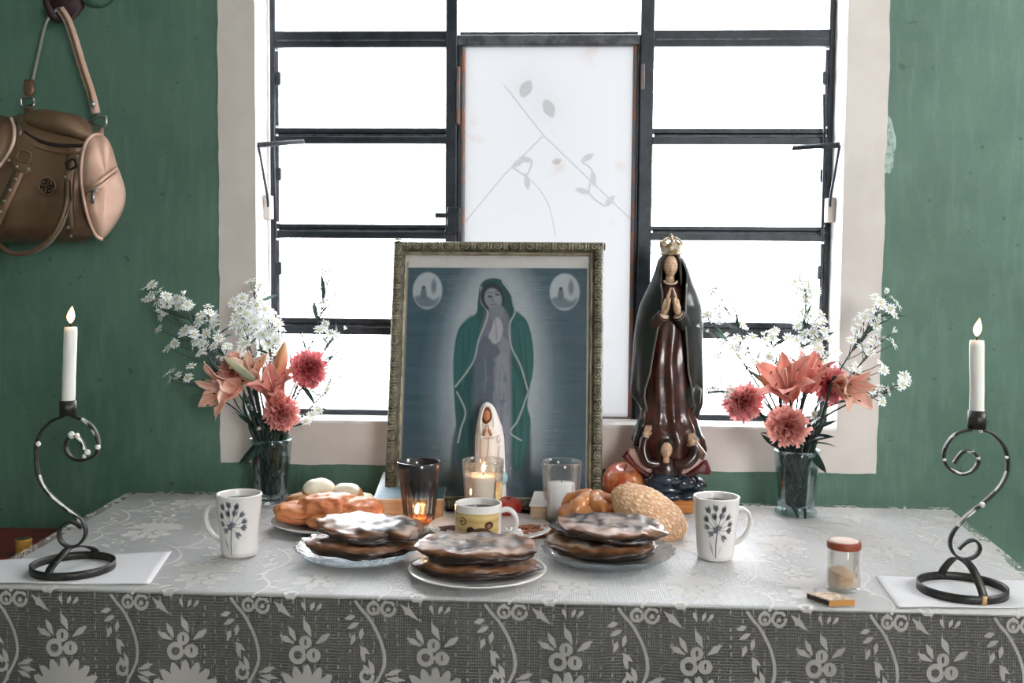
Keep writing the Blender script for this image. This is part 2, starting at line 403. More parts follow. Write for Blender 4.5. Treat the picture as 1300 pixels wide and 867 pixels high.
# side louvres: rails in pairs with a bright slit between them
rows = [((41, 62),), ((163.5, 170.5), (174.5, 184)), ((285, 291), (293.5, 303)), ((404, 411.5), (414, 424.5)), ((519, 526),)]
for (x0, x1) in ((xa, xb), (xf_, xg)):
    for k, rs in enumerate(rows):
        for j, (p0, p1) in enumerate(rs):
            bar('sash_rail', x0 - .002, x1 + .002, zc(p1), zc(p0), -.014 - .006 * j, .010 - .004 * j)
            if k in (0,): bar('rail_groove', x0 + .004, x1 - .004, zc((p0 + p1) / 2 + 3), zc((p0 + p1) / 2 + 1), -.0165, -.013, m_irong, 0)
        if len(rs) == 2: bar('weather_strip', x0 + .004, x1 - .004, zc(rs[1][0] + .2), zc(rs[0][1] - .2), -.006, .006, m_irong, 0)
    tops = [-60] + [r[-1][1] for r in rows[:-1]]; bots = [r[0][0] for r in rows]
    for p0, p1 in zip(tops, bots):
        part('pane', box(x0, x1, FY - .002, FY + .002, zc(p1), zc(p0)), m_pane, win, False)
# stiles of the movable leaves and their pivots
for x0, s in ((xa, 1), (xg, -1)):
    for p0, p1 in ((66, 160), (186, 282), (306, 401)):
        a, b = sorted((x0, x0 + s * .006)); bar('sash_stile', a, b, zc(p1), zc(p0), -.01, .008, m_irong, 0)
        a, b = sorted((x0 + s * .003, x0 + s * .012)); bar('pivot', a, b, zc((p0 + p1) / 2 - 4), zc((p0 + p1) / 2 - 20), -.016, .004)
# centre casement: grey top rail, rusty stiles
bar('casement_rail', xd - .012, xe + .008, zc(60), zc(47), -.018, .012, m_irong); bar('casement_rail', xd - .004, xe + .002, ZB, ZB + .012, -.014, .012, m_rust)
bar('casement_stile', xd - .004, xd + .004, ZB, zc(60), -.012, .01, m_rust); bar('casement_stile', xe - .006, xe + .002, ZB, zc(60), -.012, .01, m_rust)
bar('transom_strip', xd - .008, xe + .004, zc(45.5), zc(42), -.010, .006, m_irong)
part('pane', ([Vector((x, FY, z)) for x, z in ((xd, ZB), (xe, ZB), (xe, zc(58)), (xd, zc(58)))], [(0, 1, 2, 3)]), m_frost, win, False)
part('pane', box(xd - .006, xe + .004, FY - .002, FY + .002, zc(45), ZT), m_pane, win, False)
# latches and hinges on the mullions
part('latch', join(box(xb - .022, xd, FY - .034, FY - .018, zc(277), zc(271), .001), box(xb + .004, xd - .002, FY - .04, FY - .018, zc(296), zc(264), .003)), m_iron, win, False)
part('hinge', box(xe + .009, xe + .017, FY - .03, FY - .018, zc(117), zc(85), .002), m_rust, win, False)
part('hinge', box(xd - .012, xd - .005, FY - .028, FY - .018, zc(160), zc(88), .002), m_rust, win, False)
# the operator levers: a bar reaching into the room, and its bent strut
for (hx, hy, kx, ky, s) in ((386, 180, 328, 184, 1), (1007, 188, 1066, 184, -1)):
    h = at(hx, hy, FY - .05); k = at(kx, ky, FY - .085)
    lv = part('operator_lever', tube([h + Vector((0, 0, -.004)), h, h.lerp(k, .5), k], [.0035, .005, .005, .006], 8), m_irong if s > 0 else m_iron, win)
    part('strut', tube(cr([k, at(kx + 7 * s, ky + 40, FY - .07), at(kx + 12 * s, ky + 70, FY - .05), at(kx + 12 * s, ky + 92, FY - .03)], 6), .0028, 6), m_iron, lv)
    part('bracket', box(*sorted((at(kx + 6 * s, 250, FY - .03).x, at(kx + 17 * s, 250, FY - .03).x)), FY - .045, FY - .012, zc(280), zc(250), .003), m_white, lv, False)
    part('rod', tube([at(kx + 20 * s, 120, FY - .03), at(kx + 19 * s, 185, FY - .035), at(kx + 22 * s, 300, FY - .03)], .003, 6), m_iron, lv)

# outside, seen through the frosted middle pane: a wire guard and a few leaves
m_wire = mat('grille_wire', S(90, 88, 96), .6, .3); m_outleaf = mat('leaf_outside', S(56, 84, 84), .6); m_redleaf = mat('red_leaf', S(150, 60, 50), .6)
gw = thing('wire_guard', 'crossed wires of a guard outside the middle window pane', 'wire guard', at(695, 280, .20))
for pts in (((690, 172), (640, 222), (592, 280), (560, 318)), ((640, 108), (690, 172), (745, 225), (815, 292))):
    part('wire', tube([at(x, y, .20) for x, y in pts], .0016, 6), m_wire, gw)
part('wire', tube(cr([at(x, y, .205) for x, y in ((655, 215), (680, 235), (697, 262), (705, 300))], 6), .0012, 6), m_wire, gw)
def leaf_vf(L, W, curl=.15):
    def fn(u, v):
        x = (u - .5) * W * math.sin(PI * min(1, .06 + v * .94)) ** .8; return Vector((x, v * L, -curl * L * v * v + abs(x) * .25))
    return grid(2, 6, fn)
for i, (px, py, L, r, mt, lb) in enumerate(((662, 123, .042, .5, m_outleaf, 'upper left grey-green leaf behind the frosted middle pane'), (692, 127, .042, 2.7, m_outleaf, 'upper right grey-green leaf behind the frosted middle pane'), (701, 207, .022, 1.2, m_redleaf, 'small red leaf behind the frosted middle pane'))):
    c = at(px, py, .17 - .02 * (i < 2)); Mx = Matrix.Translation(c) @ Matrix.Rotation(r, 4, 'Y') @ Matrix.Rotation(PI / 2, 4, 'X')
    tag(part('outside_leaf', xf(leaf_vf(L, L * .62), Mx), mt), lb, 'leaf')
for i, (pts) in enumerate((((650, 212), (668, 222), (676, 205)), ((738, 205), (752, 218), (748, 245), (768, 262)))):
    t = thing('outside_twig', ['left', 'right'][i] + ' thin blurred twig behind the frosted middle pane', 'twig', at(*pts[0], .24))
    part('stem', tube(cr([at(x, y, .24) for x, y in pts], 5), .0022, 6), m_wire, t)
    for k, (x, y) in enumerate(pts):
        part('leaf', xf(leaf_vf(.034, .014), Matrix.Translation(at(x, y, .24)) @ Matrix.Rotation(1 + 2 * k, 4, 'Y') @ Matrix.Rotation(PI / 2, 4, 'X')), m_outleaf, t)

# ------------------------------------------------------------------ table and lace cloth
TX0, TX1, TY0, TY1, TZ = -.897, .773, -.7065, -.036, .76
m_tab = mat('white_table', S(192, 192, 194), .45)
def tap(x, y): t = np.clip((TY1 - y) / (TY1 - TY0), 0, 1); return x * (1 - np.where(x < -.06, .040, .085) * t * np.clip(np.abs(x + .06) / .6, 0, 1))
skew = lambda vf: ([Vector((float(tap(p.x, p.y)), p.y - .0078 * p.x, p.z)) for p in vf[0]], vf[1])
tb = thing('table', 'long white table hidden under the lace tablecloth', 'table', (-.06, -.37, 0))
part('tabletop', skew(box(TX0 + .012, TX1 - .012, TY0 + .012, TY1 - .008, TZ - .032, TZ - .0015, .006)), m_tab, tb)
for sx in (TX0 + .06, TX1 - .06):
    for sy in (TY0 + .06, TY1 - .06): part('leg', box(sx - .025, sx + .025, sy - .025, sy + .025, 0, TZ - .03, .004), m_tab, tb)
m_under_shade = mat('under_table_shade', S(34, 37, 33), .9)  # dark colour stands in for the shade under the table
part('shade_panel', skew(box(TX0 + .004, TX1 - .004, TY0 + .004, TY0 + .010, TZ - .30, TZ - .004)), m_under_shade, tb, False, label='dark board standing for the shade under the table')
# one repeat of the lace, drawn as raised white work on net (metres; v grows down the drop)
PW, PH = .1866, .250
def lace_tile():
    k = .00113; A = Art(0, PW, 0, PH, 288, 384, (0, 0, 0)); W = (255, 255, 255); G = (150, 150, 150); sf = .0011
    def L(pts, w, c=W):
        for dx in (-PW, 0, PW):
            A.line([((x + 40) * k + dx, y * k) for x, y in pts], w * k, c, sf)
    def E(x, y, rx, ry, c=W, rot=0.):
        for dx in (-PW, 0, PW): A.ell((x + 40) * k + dx, y * k, rx * k, ry * k, c, sf, 1., rot)
    def F(x0, y0, x1, y1, w, c=W):
        for dx in (-PW, 0, PW): A.leaf((x0 + 40) * k + dx, y0 * k, (x1 + 40) * k + dx, y1 * k, w * k, c, sf)
    def ring(x, y, r, w): L([(x + r * math.cos(a), y + r * math.sin(a)) for a in np.linspace(0, 5.6, 12)], w)
    for vy in range(0, 222, 10):                       # dotted net columns
        for vx in range(-40, 125, 15):
            if ((vx + 40) // 15 * 7 + vy // 10 * 3) % 5: L([(vx + (vy // 10) % 2, vy), (vx + (vy // 10) % 2, vy + 4)], 2.2, G)
    L([(-3, 0), (3, 8), (14, 20), (26, 40), (33, 60), (34, 78), (28, 94), (20, 108), (14, 124), (17, 142), (28, 160), (36, 180), (34, 204), (25, 222)], 3.4)
    for a in ((-3, 18, -18, 22), (2, 26, -14, 34), (6, 32, 3, 48), (-4, 40, -8, 54), (2, 55, 16, 66), (4, 58, 10, 76), (14, 72, 22, 90), (8, 78, 14, 92), (36, 92, 58, 84), (36, 96, 62, 98), (34, 100, 54, 108), (22, 130, 2, 136), (26, 150, 8, 160), (34, 166, 52, 156), (36, 186, 54, 190)): F(*a, 6.5)
    ring(12, 93, 7.5, 4); ring(20, 8, 7, 3.4); ring(39, 8, 8.5, 3.6); E(20, 9, 2.2, 2.2); E(39, 9, 2.6, 2.6)
    F(54, 2, 78, 22, 8); F(66, 4, 60, 16, 5); F(92, 2, 96, 12, 5); F(108, 2, 103, 13, 5); F(118, 3, 112, 12, 5)
    F(62, 44, 82, 54, 7.5); F(74, 32, 85, 52, 7.5); F(94, 24, 105, 46, 9); F(130, 40, 110, 54, 8.5)
    E(97, 52, 8, 8); A.ell((97 + 40) * k, 52 * k, 2 * k, 5 * k, (0, 0, 0), sf); ring(87, 68, 8.5, 5.5); E(108, 68, 9, 8.5); A.ell((108 + 40) * k, 67 * k, 2 * k, 5 * k, (60, 60, 60), sf)
    for i in range(9):                                 # scallop fan
        a = PI * (1.02 + .96 * i / 8); c, s_ = math.cos(a), math.sin(a)
        E(100 + 27 * c, 124 + 25 * s_, 19, 6.2, W, a); A.line([((140 + 8 * c) * k, (124 + 8 * s_) * k), ((140 + 40 * c) * k, (124 + 37 * s_) * k)], .9 * k, (70, 70, 70), sf)
    E(100, 126, 17, 8)
    for i in range(7): E(100 + 26 * math.cos(i / 7 * 2 * PI), 158 + 20 * math.sin(i / 7 * 2 * PI), 12, 9, W, i / 7 * 2 * PI)
    E(100, 158, 9, 8)
    F(70, 190, 52, 204, 9); F(122, 188, 128, 208, 9); F(96, 184, 92, 206, 9); ring(76, 212, 8, 4)
    return (A.I[..., 0] / S(255, 0, 0)[0]) ** .6
TILE = lace_tile()
def lace_mat():
    M, nt = nt_new('lace'); a = N(nt, 'ShaderNodeAttribute', {'attribute_name': 'lace'}).outputs['Vector']
    s = N(nt, 'ShaderNodeSeparateXYZ', None, Vector=a); u, v, mo = s.outputs
    tri = lambda q, p: Mth(nt, 'PINGPONG', q, p)                           # 0..p..0
    wob = N(nt, 'ShaderNodeTexNoise', None, Vector=a, Scale=25., Detail=3.).outputs[0]
    v2 = Mth(nt, 'ADD', v, Mth(nt, 'MULTIPLY', wob, .006))
    th = Mth(nt, 'MAXIMUM', Mth(nt, 'LESS_THAN', tri(u, .0017), .00050), Mth(nt, 'LESS_THAN', tri(v2, .0021), .00066))
    cover = Mth(nt, 'MAXIMUM', Mth(nt, 'MULTIPLY', th, .27), Mth(nt, 'MULTIPLY', ramp(nt, mo, .18, .62), .52), clamp=True)
    n2 = N(nt, 'ShaderNodeTexNoise', None, Vector=a, Scale=900., Detail=2.).outputs[0]
    c = Mix(nt, ramp(nt, n2, .3, .7), S(240, 234, 230) + (1,), S(222, 215, 210) + (1,))
    d = N(nt, 'ShaderNodeBsdfPrincipled', None, Base_Color=c, Roughness=.6)
    d.inputs['Sheen Weight'].default_value = .3; d.inputs['Sheen Roughness'].default_value = .35
    nt.links.new(N(nt, 'ShaderNodeBump', None, Strength=.15, Distance=.0010, Height=Mth(nt, 'ADD', mo, Mth(nt, 'MULTIPLY', th, .3))).outputs[0], d.inputs['Normal'])
    t = N(nt, 'ShaderNodeBsdfTransparent').outputs[0]
    Out(nt, N(nt, 'ShaderNodeMixShader', None, _0=cover, _1=t, _2=d.outputs[0]).outputs[0]); return M
m_lace = lace_mat()
def np_mesh(name, P, nu, nv, lace, mt):
    me = bpy.data.meshes.new(name); i = np.arange(nu - 1); j = np.arange(nv - 1); a = (j[:, None] * nu + i[None, :]).ravel()
    q = np.stack([a, a + 1, a + 1 + nu, a + nu], 1).astype(np.int32)
    me.vertices.add(len(P)); me.vertices.foreach_set('co', P.astype(np.float32).ravel())
    me.loops.add(q.size); me.loops.foreach_set('vertex_index', q.ravel())
    me.polygons.add(len(q)); me.polygons.foreach_set('loop_start', np.arange(0, q.size, 4, dtype=np.int32))
    me.polygons.foreach_set('use_smooth', np.ones(len(q), bool))
    at_ = me.attributes.new('lace', 'FLOAT_VECTOR', 'POINT'); at_.data.foreach_set('vector', lace.astype(np.float32).ravel())
    me.materials.append(mt); me.update(); me.validate(); return me
def tile_at(u, v):
    h, w = TILE.shape; x = (u % PW) / PW * (w - 1); y = (v % PH) / PH * (h - 1); i = x.astype(int).clip(0, w - 2); j = y.astype(int).clip(0, h - 2); fx, fy = x - i, y - j
    return TILE[j, i] * (1 - fx) * (1 - fy) + TILE[j, i + 1] * fx * (1 - fy) + TILE[j + 1, i] * (1 - fx) * fy + TILE[j + 1, i + 1] * fx * fy
def cloth(xs, prof, du):
    """sweep the profile list of (y, z, v) along x"""
    y = np.array([p[0] for p in prof]); z = np.array([p[1] for p in prof]); v = np.array([p[2] for p in prof])
    X, Vv = np.meshgrid(xs, v); Yg = np.repeat(y[:, None], len(xs), 1); Zg = np.repeat(z[:, None], len(xs), 1)
    Yg = Yg - .0078 * X
    dr = np.clip(Vv / .3, 0, 1); Yg = Yg - dr * (.010 * np.sin(X * 31 + 1.3 * np.sin(X * 9)) + .012)
    lace = np.stack([X.ravel(), Vv.ravel(), tile_at(X.ravel() + du, Vv.ravel())], 1)
    return np.stack([tap(X, np.repeat(y[:, None], len(xs), 1)).ravel(), Yg.ravel(), Zg.ravel()], 1), len(xs), len(v), lace
R_ = .006
tc_ = thing('tablecloth', 'white lace tablecloth with floral motifs hanging over the front of the table', 'tablecloth', (-.06, TY0, TZ - .3))
ORG = np.array(WM['tablecloth'].translation)
xs = np.arange(TX0, TX1 + .0001, .0015)
front = [(TY0 + R_ - R_ * math.sin(a), TZ - R_ + R_ * math.cos(a), -R_ + 2 * R_ * a / PI) for a in np.linspace(0, PI / 2, 5)]
front += [(TY0, TZ - R_ - d, d) for d in np.concatenate([np.arange(.0015, .16, .0015), np.arange(.16, .30, .01)])]
off = .1866 * 4 - at(119, 760, TY0).x + 40 * .00113
P_, nu, nv, lc = cloth(xs, front, off)
link('front_drop', np_mesh('front_drop', P_ - ORG, nu, nv, lc, m_lace), tc_, Matrix.Translation(ORG))
xs2 = np.arange(TX0, TX1 + .0001, .0022)
top = [(y, TZ, -(y - TY0)) for y in np.arange(TY1, TY0 + R_, -.0022)] + [(TY0 + R_, TZ, -R_)]
P_, nu, nv, lc = cloth(xs2, top, off)
link('top_sheet', np_mesh('top_sheet', P_ - ORG, nu, nv, lc, m_lace), tc_, Matrix.Translation(ORG))
for nm, x, s in (('side_drop', TX0, -1), ('side_drop', TX1, 1)):
    ys = np.arange(TY0, TY1, .004); ds = np.concatenate([[0, .003], np.arange(.006, .3, .006)])
    Yg, D = np.meshgrid(ys, ds); Xg = tap(np.full(Yg.shape, x), Yg) + s * (np.clip(D, 0, .006) * .6 + D / .3 * (.012 + .01 * np.sin(Yg * 28))); Zg = TZ - D
    P_ = np.stack([Xg.ravel(), (Yg - .0078 * Xg).ravel(), Zg.ravel()], 1); lc = np.stack([Yg.ravel(), D.ravel(), tile_at(Yg.ravel() + 3, D.ravel())], 1)
    link(nm, np_mesh(nm, P_ - ORG, len(ys), len(ds), lc, m_lace), tc_, Matrix.Translation(ORG))
# ------------------------------------------------------------------ things on the table
m_black = mat('wrought_iron', S(40, 42, 42), .42, .5, col2=S(66, 64, 60), ns=60., bump=.3, bs=200.)
m_wax = mat('white_wax', S(240, 236, 232), .45, sss=.3); m_wick = mat('wick', S(40, 34, 30), .9)
m_flame = glow('flame', (5., 3.3, 1.6), (1.1, .34, .08))
m_gold = mat('gold_tape', S(196, 160, 110), .4)
def flame(parent, base, h, r):
    pr = [(r * (math.sin(PI * t) ** .8) * (1.25 - .75 * t) if 0 < t < 1 else 0, t * h) for t in np.linspace(0, 1, 12)]
    V, F = lathe(pr, 14, base); V = [p + Vector((.12 * (p.z - base.z) ** 2 / h, 0, 0)) for p in V]
    return part('flame', (V, F), m_flame, parent)
def lamp(base, watts, r=.006, col=(1, .55, .22)):
    l = bpy.data.lights.new('candle_light', 'POINT'); l.energy = watts; l.color = col; l.shadow_soft_size = r
    o = bpy.data.objects.new('candle_light', l); COL.objects.link(o); o.location = base

def candlestick(c, ring_w, cup, main, inner, low, arch, drips, label, clab, flame_px, cw, runs=()):
    """main / inner / low: pixel outlines of the wrought bar in the stick's own upright plane"""
    Y = c.y; t = thing('candlestick', label, 'candlestick', c)
    R = ring_w
    part('base_ring', strip([c + Vector((R * math.cos(a), R * math.sin(a), .0062)) for a in np.linspace(0, 2 * PI, 49)[:-1]], (0, 0, 1), .012, .0026, True), m_black, t)
    top = at(arch[0], arch[1], Y); dx = arch[2]
    pa = [c + Vector((dx, -R + .001, .003)), c + Vector((dx * .9, -R * .93, .016)), c + Vector((dx * .5, -R * .45, (top.z - c.z) * .86)), Vector((top.x, Y, top.z)), c + Vector((-dx * .5, R * .45, (top.z - c.z) * .86)), c + Vector((-dx * .9, R * .93, .016)), c + Vector((-dx, R - .001, .003))]
    part('arch_strap', strip(cr(pa, 6), (1, 0, 0), .0115, .0026), m_black, t)
    bar_ = join(*[strip(cr([at(x, y, Y) for x, y in q], 8), (0, 1, 0), .009, .0034) for q in (main, inner)])
    part('scroll', bar_, m_black, t)
    b, tp = at(cup[0], cup[2], Y), at(cup[0], cup[1], Y); r = cup[3]
    part('socket', lathe([(r * .3, 0), (r, .001), (r, tp.z - b.z), (r * .84, tp.z - b.z), (r * .84, .004), (0, .003)], 24, b), m_black, t)
    for x, y, s in drips:
        q = at(x, y, Y); part('wax_drip', blob(q + Vector((0, -.003, 0)), (.0026 * s, .0036, .0028 * s), lambda d: 1 + .3 * nz(d, 2, x), 12, 6), m_wax, t)
    for q in runs:
        pth = cr([at(x, y, Y) + Vector((0, -.0025, .0008)) for x, y in q], 8); part('wax_glint', tube(pth, [.0006] + [.0020 + .0008 * nz(p, 90, 2) for p in pth[1:-1]] + [.0006], 8), m_wax, t)  # white wax strips that also carry the bright reflections along the bar
    k = thing('taper_candle', clab, 'candle', Vector((b.x, Y, b.z + .004)))
    ft = at(flame_px[0], flame_px[1], Y); ct = at(cup[0] + flame_px[2], flame_px[3], Y)
    bb = Vector((b.x, Y, b.z + .0045)); n = 14
    def fn(u, v):
        a = u * 2 * PI; p = bb.lerp(ct, v); rr = cw * (1 + .05 * nz((math.cos(a) * 2, math.sin(a) * 2, v * 7), 1, 5)) * (.94 if v > .97 else 1)
        return p + Vector((math.cos(a) * rr, math.sin(a) * rr, -.003 * (v == 1) * 0))
    part('wax_shaft', grid(20, n, fn, True, True, True), m_wax, k)
    part('wick', tube([ct + Vector((0, 0, -.002)), ct + Vector((0, 0, .004)), ct + Vector((.0012, 0, .009))], .0009, 6), m_wick, k)
    flame(k, ct + Vector((0, 0, .005)), ft.z - ct.z - .003, .0065); lamp(ct + Vector((0, -.004, .02)), .05)
cL = on(93, 723, TT); cR = on(1221, 751, TT)
candlestick(cL, .0595, (86.5, 508, 528, .0125),
    [(82, 528), (64, 536), (50, 554), (46, 578), (50, 606), (62, 626), (82, 644), (100, 657), (108, 669), (108, 681), (100, 691), (89, 694), (79, 689), (75, 678), (79, 668), (88, 662), (97, 665), (104, 670)],
    [(92, 528), (108, 534), (120, 546), (125, 562), (123, 575), (114, 582), (100, 584), (89, 579), (84, 569), (86, 558), (95, 553), (103, 560), (108, 572), (113, 578)],
    None, (89, 695, -.008),
    [(125, 567, 1.5), (112, 574, 1.8), (108, 579, 1.2), (92, 552, 2.0), (99, 553, 1.5), (50, 563, 1.4)],
    'black wrought iron candlestick with wax-dripped scroll on the left end of the table', 'lit white taper candle in the iron candlestick beside the left flowers', (92, 390, 3.2, 415), .0096, [[(51, 603), (56, 616), (66, 630), (84, 645), (98, 656), (106, 667), (107, 678)], [(104, 532), (115, 541), (123, 554)], [(96, 553), (103, 560), (108, 572)]])
candlestick(cR, .0605, (1240, 521, 545, .0128),
    [(1245, 545), (1262, 552), (1276, 570), (1279, 594), (1271, 615), (1252, 635), (1228, 654), (1211, 674), (1206, 690), (1212, 704), (1226, 710), (1239, 705), (1244, 695), (1238, 686), (1227, 688), (1217, 697)],
    [(1234, 545), (1215, 550), (1202, 564), (1198, 581), (1205, 595), (1220, 602), (1235, 597), (1242, 585), (1236, 574), (1224, 573), (1217, 579), (1211, 588)],
    None, (1222, 710, .007),
    [(1244, 547, 1.1), (1241, 581, 1.), (1198, 583, .9), (1277, 580, .8), (1246, 640, 1.5)],
    'black wrought iron candlestick with question-mark scroll on the right end of the table', 'lit white taper candle in the iron candlestick at the right table end', (1239, 405, 0, 432), .0100, [[(1217, 580), (1224, 574), (1236, 574)], [(1204, 595), (1220, 602), (1234, 598)], [(1214, 669), (1228, 655), (1247, 640)], [(1262, 624), (1273, 610), (1278, 598)], [(1199, 570), (1206, 558), (1216, 550)]])
part('tape', box(cR.x + .004, cR.x + .0105, cR.y - .0622, cR.y - .0575, cR.z, cR.z + .012), m_gold, bpy.data.objects['candlestick.001'], label='beige tape on the ring')

# sheets of paper under the candlesticks
m_paper = mat('white_paper', S(216, 214, 217), .6)
def paper(nm, pts, label):
    P = [on(x, y, .7603) for x, y in pts]
    def fn(u, v):
        p = P[0].lerp(P[1], u).lerp(P[3].lerp(P[2], u), v); return p + Vector((0, 0, .0003 + .0016 * max(0, v - .93) / .07 * (.5 + .5 * math.sin(u * 7))))
    o = part(nm, grid(24, 16, fn), m_paper); md = o.modifiers.new('thick', 'SOLIDIFY'); md.thickness = .0003; md.offset = 1; tag(o, label, 'paper')
paper('paper_sheet', [(-22, 712), (218, 700), (190, 742), (-40, 741)], 'white paper sheet under the left iron candlestick')
paper('paper_sheet', [(1112, 731), (1322, 738), (1345, 772), (1140, 772)], 'white paper sheet under the right iron candlestick')

# ---- mugs
m_ceram = mat('white_ceramic', S(222, 217, 214), .18, coat=.3); m_print = mat('printed_ceramic', (0, 0, 0), .22, attr=True, coat=.3)
m_coffee = mat('black_coffee', S(40, 20, 11), .12, spec=.12)
def mug(c, h, rb, rt, handle, art, label, lvl=.86, hr=.0055, hs=1., fill=None):
    t = thing('mug', label, 'mug', c); k = 40
    prof = lambda v: rb + (rt - rb) * (v ** 1.25) - .0025 * max(0, .06 - v) / .06
    half = art[1]                                   # the print covers +-half radians about the front
    A = art[0]
    V, F, Cc = art_mesh(A, lambda u, v: c + Vector((prof(1 - v) * math.sin((u * 2 - 1) * half), -prof(1 - v) * math.cos((u * 2 - 1) * half), (1 - v) * h)))
    o = part('printed_wall', (V, F, Cc), m_print, t)
    def fn(u, v):
        a = half + u * (2 * PI - 2 * half); return c + Vector((prof(v) * math.sin(a), -prof(v) * math.cos(a), v * h))
    part('body', join(grid(40, 20, fn), lathe([(rt, h), (rt - .0008, h + .0012), (rt - .0032, h + .0010), (rt - .004, h - .002), (rt - .0045, h * .6), (rb - .004, .006), (0, .005)], 72, c, False), lathe([(0, .0006), (rb - .0025, .0006), (rb - .001, .0003)], 48, c, False)), m_ceram, t)
    rl = prof(lvl) - .0042
    part('coffee', lathe([(0, 0), (rl, 0), (rl, -.004), (0, -.004)], 40, c + Vector((0, 0, h * lvl))), m_coffee, t)
    pts = [c + Vector((x, 0, z)) for x, z in handle]
    part('handle', strip(cr(pts, 8), (0, 1, 0), .010, hr), m_ceram, t)
    return t
def flower_art():
    A = Art(0, 58, 0, 77, 170, 200, (223, 218, 215)); K = [(70, 73, 82), (92, 94, 102), (52, 56, 66), (128, 124, 132)]; r = random.Random(4)
    A.line([(27, 38), (25, 55), (25, 72)], 1.6, (88, 92, 104), .8); A.leaf(14, 50, 22, 72, 4, (170, 168, 172), 1.2); A.leaf(33, 56, 30, 68, 3, (200, 196, 198), 1.5)
    heads = [(14, 12), (24, 9), (35, 11), (42, 21), (10, 24), (46, 30), (45, 38), (11, 34), (32, 19), (22, 20), (36, 47), (17, 42), (29, 34), (24, 37)]
    for hx, hy in heads:
        a0 = math.atan2(hy - 37, hx - 26.01); A.line([(26, 37), (hx - 3 * math.cos(a0), hy - 3 * math.sin(a0))], .8, (136, 136, 146), .9)
        for i in range(4):
            a = a0 + (i - 1.5) * .42 + r.uniform(-.15, .15); c = r.choice(K); L = r.uniform(4.5, 7.); bx_, by_ = hx - 5 * math.cos(a0), hy - 5 * math.sin(a0)
            A.leaf(bx_, by_, hx + L * math.cos(a), hy + L * math.sin(a), r.uniform(3.6, 5.4), c, 1.1, .88)
    return A
FA = flower_art()
mug(on(304, 703, TT), .098, .0285, .0365, [(-.030, .078), (-.043, .079), (-.0525, .070), (-.0545, .055), (-.050, .040), (-.040, .028), (-.028, .022)], (FA, .95), 'tall white mug with grey flower print and handle on its left', .9)
mug(on(908, 707, TT), .099, .029, .0375, [(.032, .078), (.044, .080), (.053, .071), (.055, .056), (.050, .041), (.040, .029), (.028, .023)], (FA, .95), 'tall white mug with grey flower print and handle on its right', .9)
def bear_art():
    A = Art(0, 62, 0, 62, 170, 170, (236, 232, 226)); A.poly([(-5, 10), (31, 9), (67, 10), (67, 60), (-5, 60)], (206, 176, 118), 1., 1., False)
    for y, c in ((14, (222, 196, 140)), (20, (190, 152, 92)), (26, (214, 184, 126)), (33, (184, 146, 88)), (42, (208, 176, 118)), (50, (196, 160, 104))): A.line([(-4, y + 1), (18, y - .8), (40, y + .8), (66, y - .5)], 3.2, c, 2.4, .7)
    A.line([(13 + (6.2 - k * .5) * math.cos(-1.9 + k * .75), 21 + (6.2 - k * .5) * math.sin(-1.9 + k * .75)) for k in range(12)], 1.5, (70, 56, 40), .8)
    B, D = (88, 60, 42), (60, 38, 28)
    A.ell(24, 32, 5, 5.4, D); A.ell(46, 25, 5.6, 5.4, D); A.ell(46, 26, 2.8, 2.8, (150, 104, 74)); A.ell(36, 40, 14, 12, B, 1.4, 1, -.25); A.ell(29, 48, 9, 8, B)
    A.ell(39, 41, 8, 6, (214, 172, 128), 1.2, 1, -.2); A.ell(38, 38.5, 2.8, 1.9, (40, 24, 20)); A.ell(29, 37, 1.5, 1.7, (34, 22, 18)); A.ell(43, 34, 1.4, 1.6, (34, 22, 18))
    A.poly([(20, 60), (28, 48), (42, 50), (56, 46), (62, 60)], (148, 62, 48), 1.2); A.ell(22, 50, 5.5, 5, (120, 68, 46)); A.ell(31, 52, 3, 3, (208, 120, 104))
    return A
mb = on(607, 694, TT)
mug(mb, .074, .0375, .0395, [(.036, .062), (.050, .064), (.0605, .056), (.064, .042), (.059, .026), (.046, .016), (.034, .016)], (bear_art(), 1.15), 'low tan mug with a brown bear print behind the middle pastry plate', .86, .0075)

# ---- plates
m_plate = mat('glazed_white_plate', S(228, 224, 222), .2, coat=.3)
def plate_prof(r, h=.014, t=.0028):
    return [(0, .0008), (r * .55, .0006), (r * .62, .0035), (r * .8, .0055), (r, h), (r * 1.002, h + .0012), (r * .992, h + .0022), (r * .8, .0055 + t), (r * .6, .0035 + t * .8), (0, .004)]
def plate(c, r, label, h=.014):
    o = part('plate', lathe(plate_prof(r, h), 72, c, False), m_plate); return tag(o, label, 'plate')
pA = on(418, 669, TT); plate(pA, .101, 'white plate under the orange breads on the left')
pC = on(606, 731, TT); plate(pC, .104, 'white plate under the middle stack of dark pastries', .012)
pD = on(622, 677, TT); plate(pD, .108, 'white plate of sweets behind the tan bear mug', .013)
pE = on(795, 672, TT); plate(pE, .108, 'white plate under the two round breads at right')
m_gl = glass('clear_glass', (.93, .965, .97), 1.0); m_glb = glass('pressed_glass', (.90, .94, .96), .6, .16, (.72, .80, .84), .08)
def glass_plate(c, r, label):
    n = 96; pr = plate_prof(r, .020, .003)
    def fn(u, v):
        k = v * (len(pr) - 1); i = min(int(round(k)), len(pr) - 1); q, z = pr[i]; a = u * 2 * PI
        w = 1 + (.018 * math.cos(a * 24) if q > r * .75 else 0); return c + Vector((max(q, 1e-4) * w * math.cos(a), max(q, 1e-4) * w * math.sin(a), z + (.0012 * math.cos(a * 24) if q > r * .9 else 0)))
    tag(part('glass_plate', grid(192, len(pr) - 1, fn, True), m_glb), label, 'plate')
pB = on(455, 708, TT); glass_plate(pB, .100, 'clear pressed glass plate under the left stack of dark pastries')
pF = on(772, 712, TT); glass_plate(pF, .105, 'clear pressed glass plate under the right stack of dark pastries')

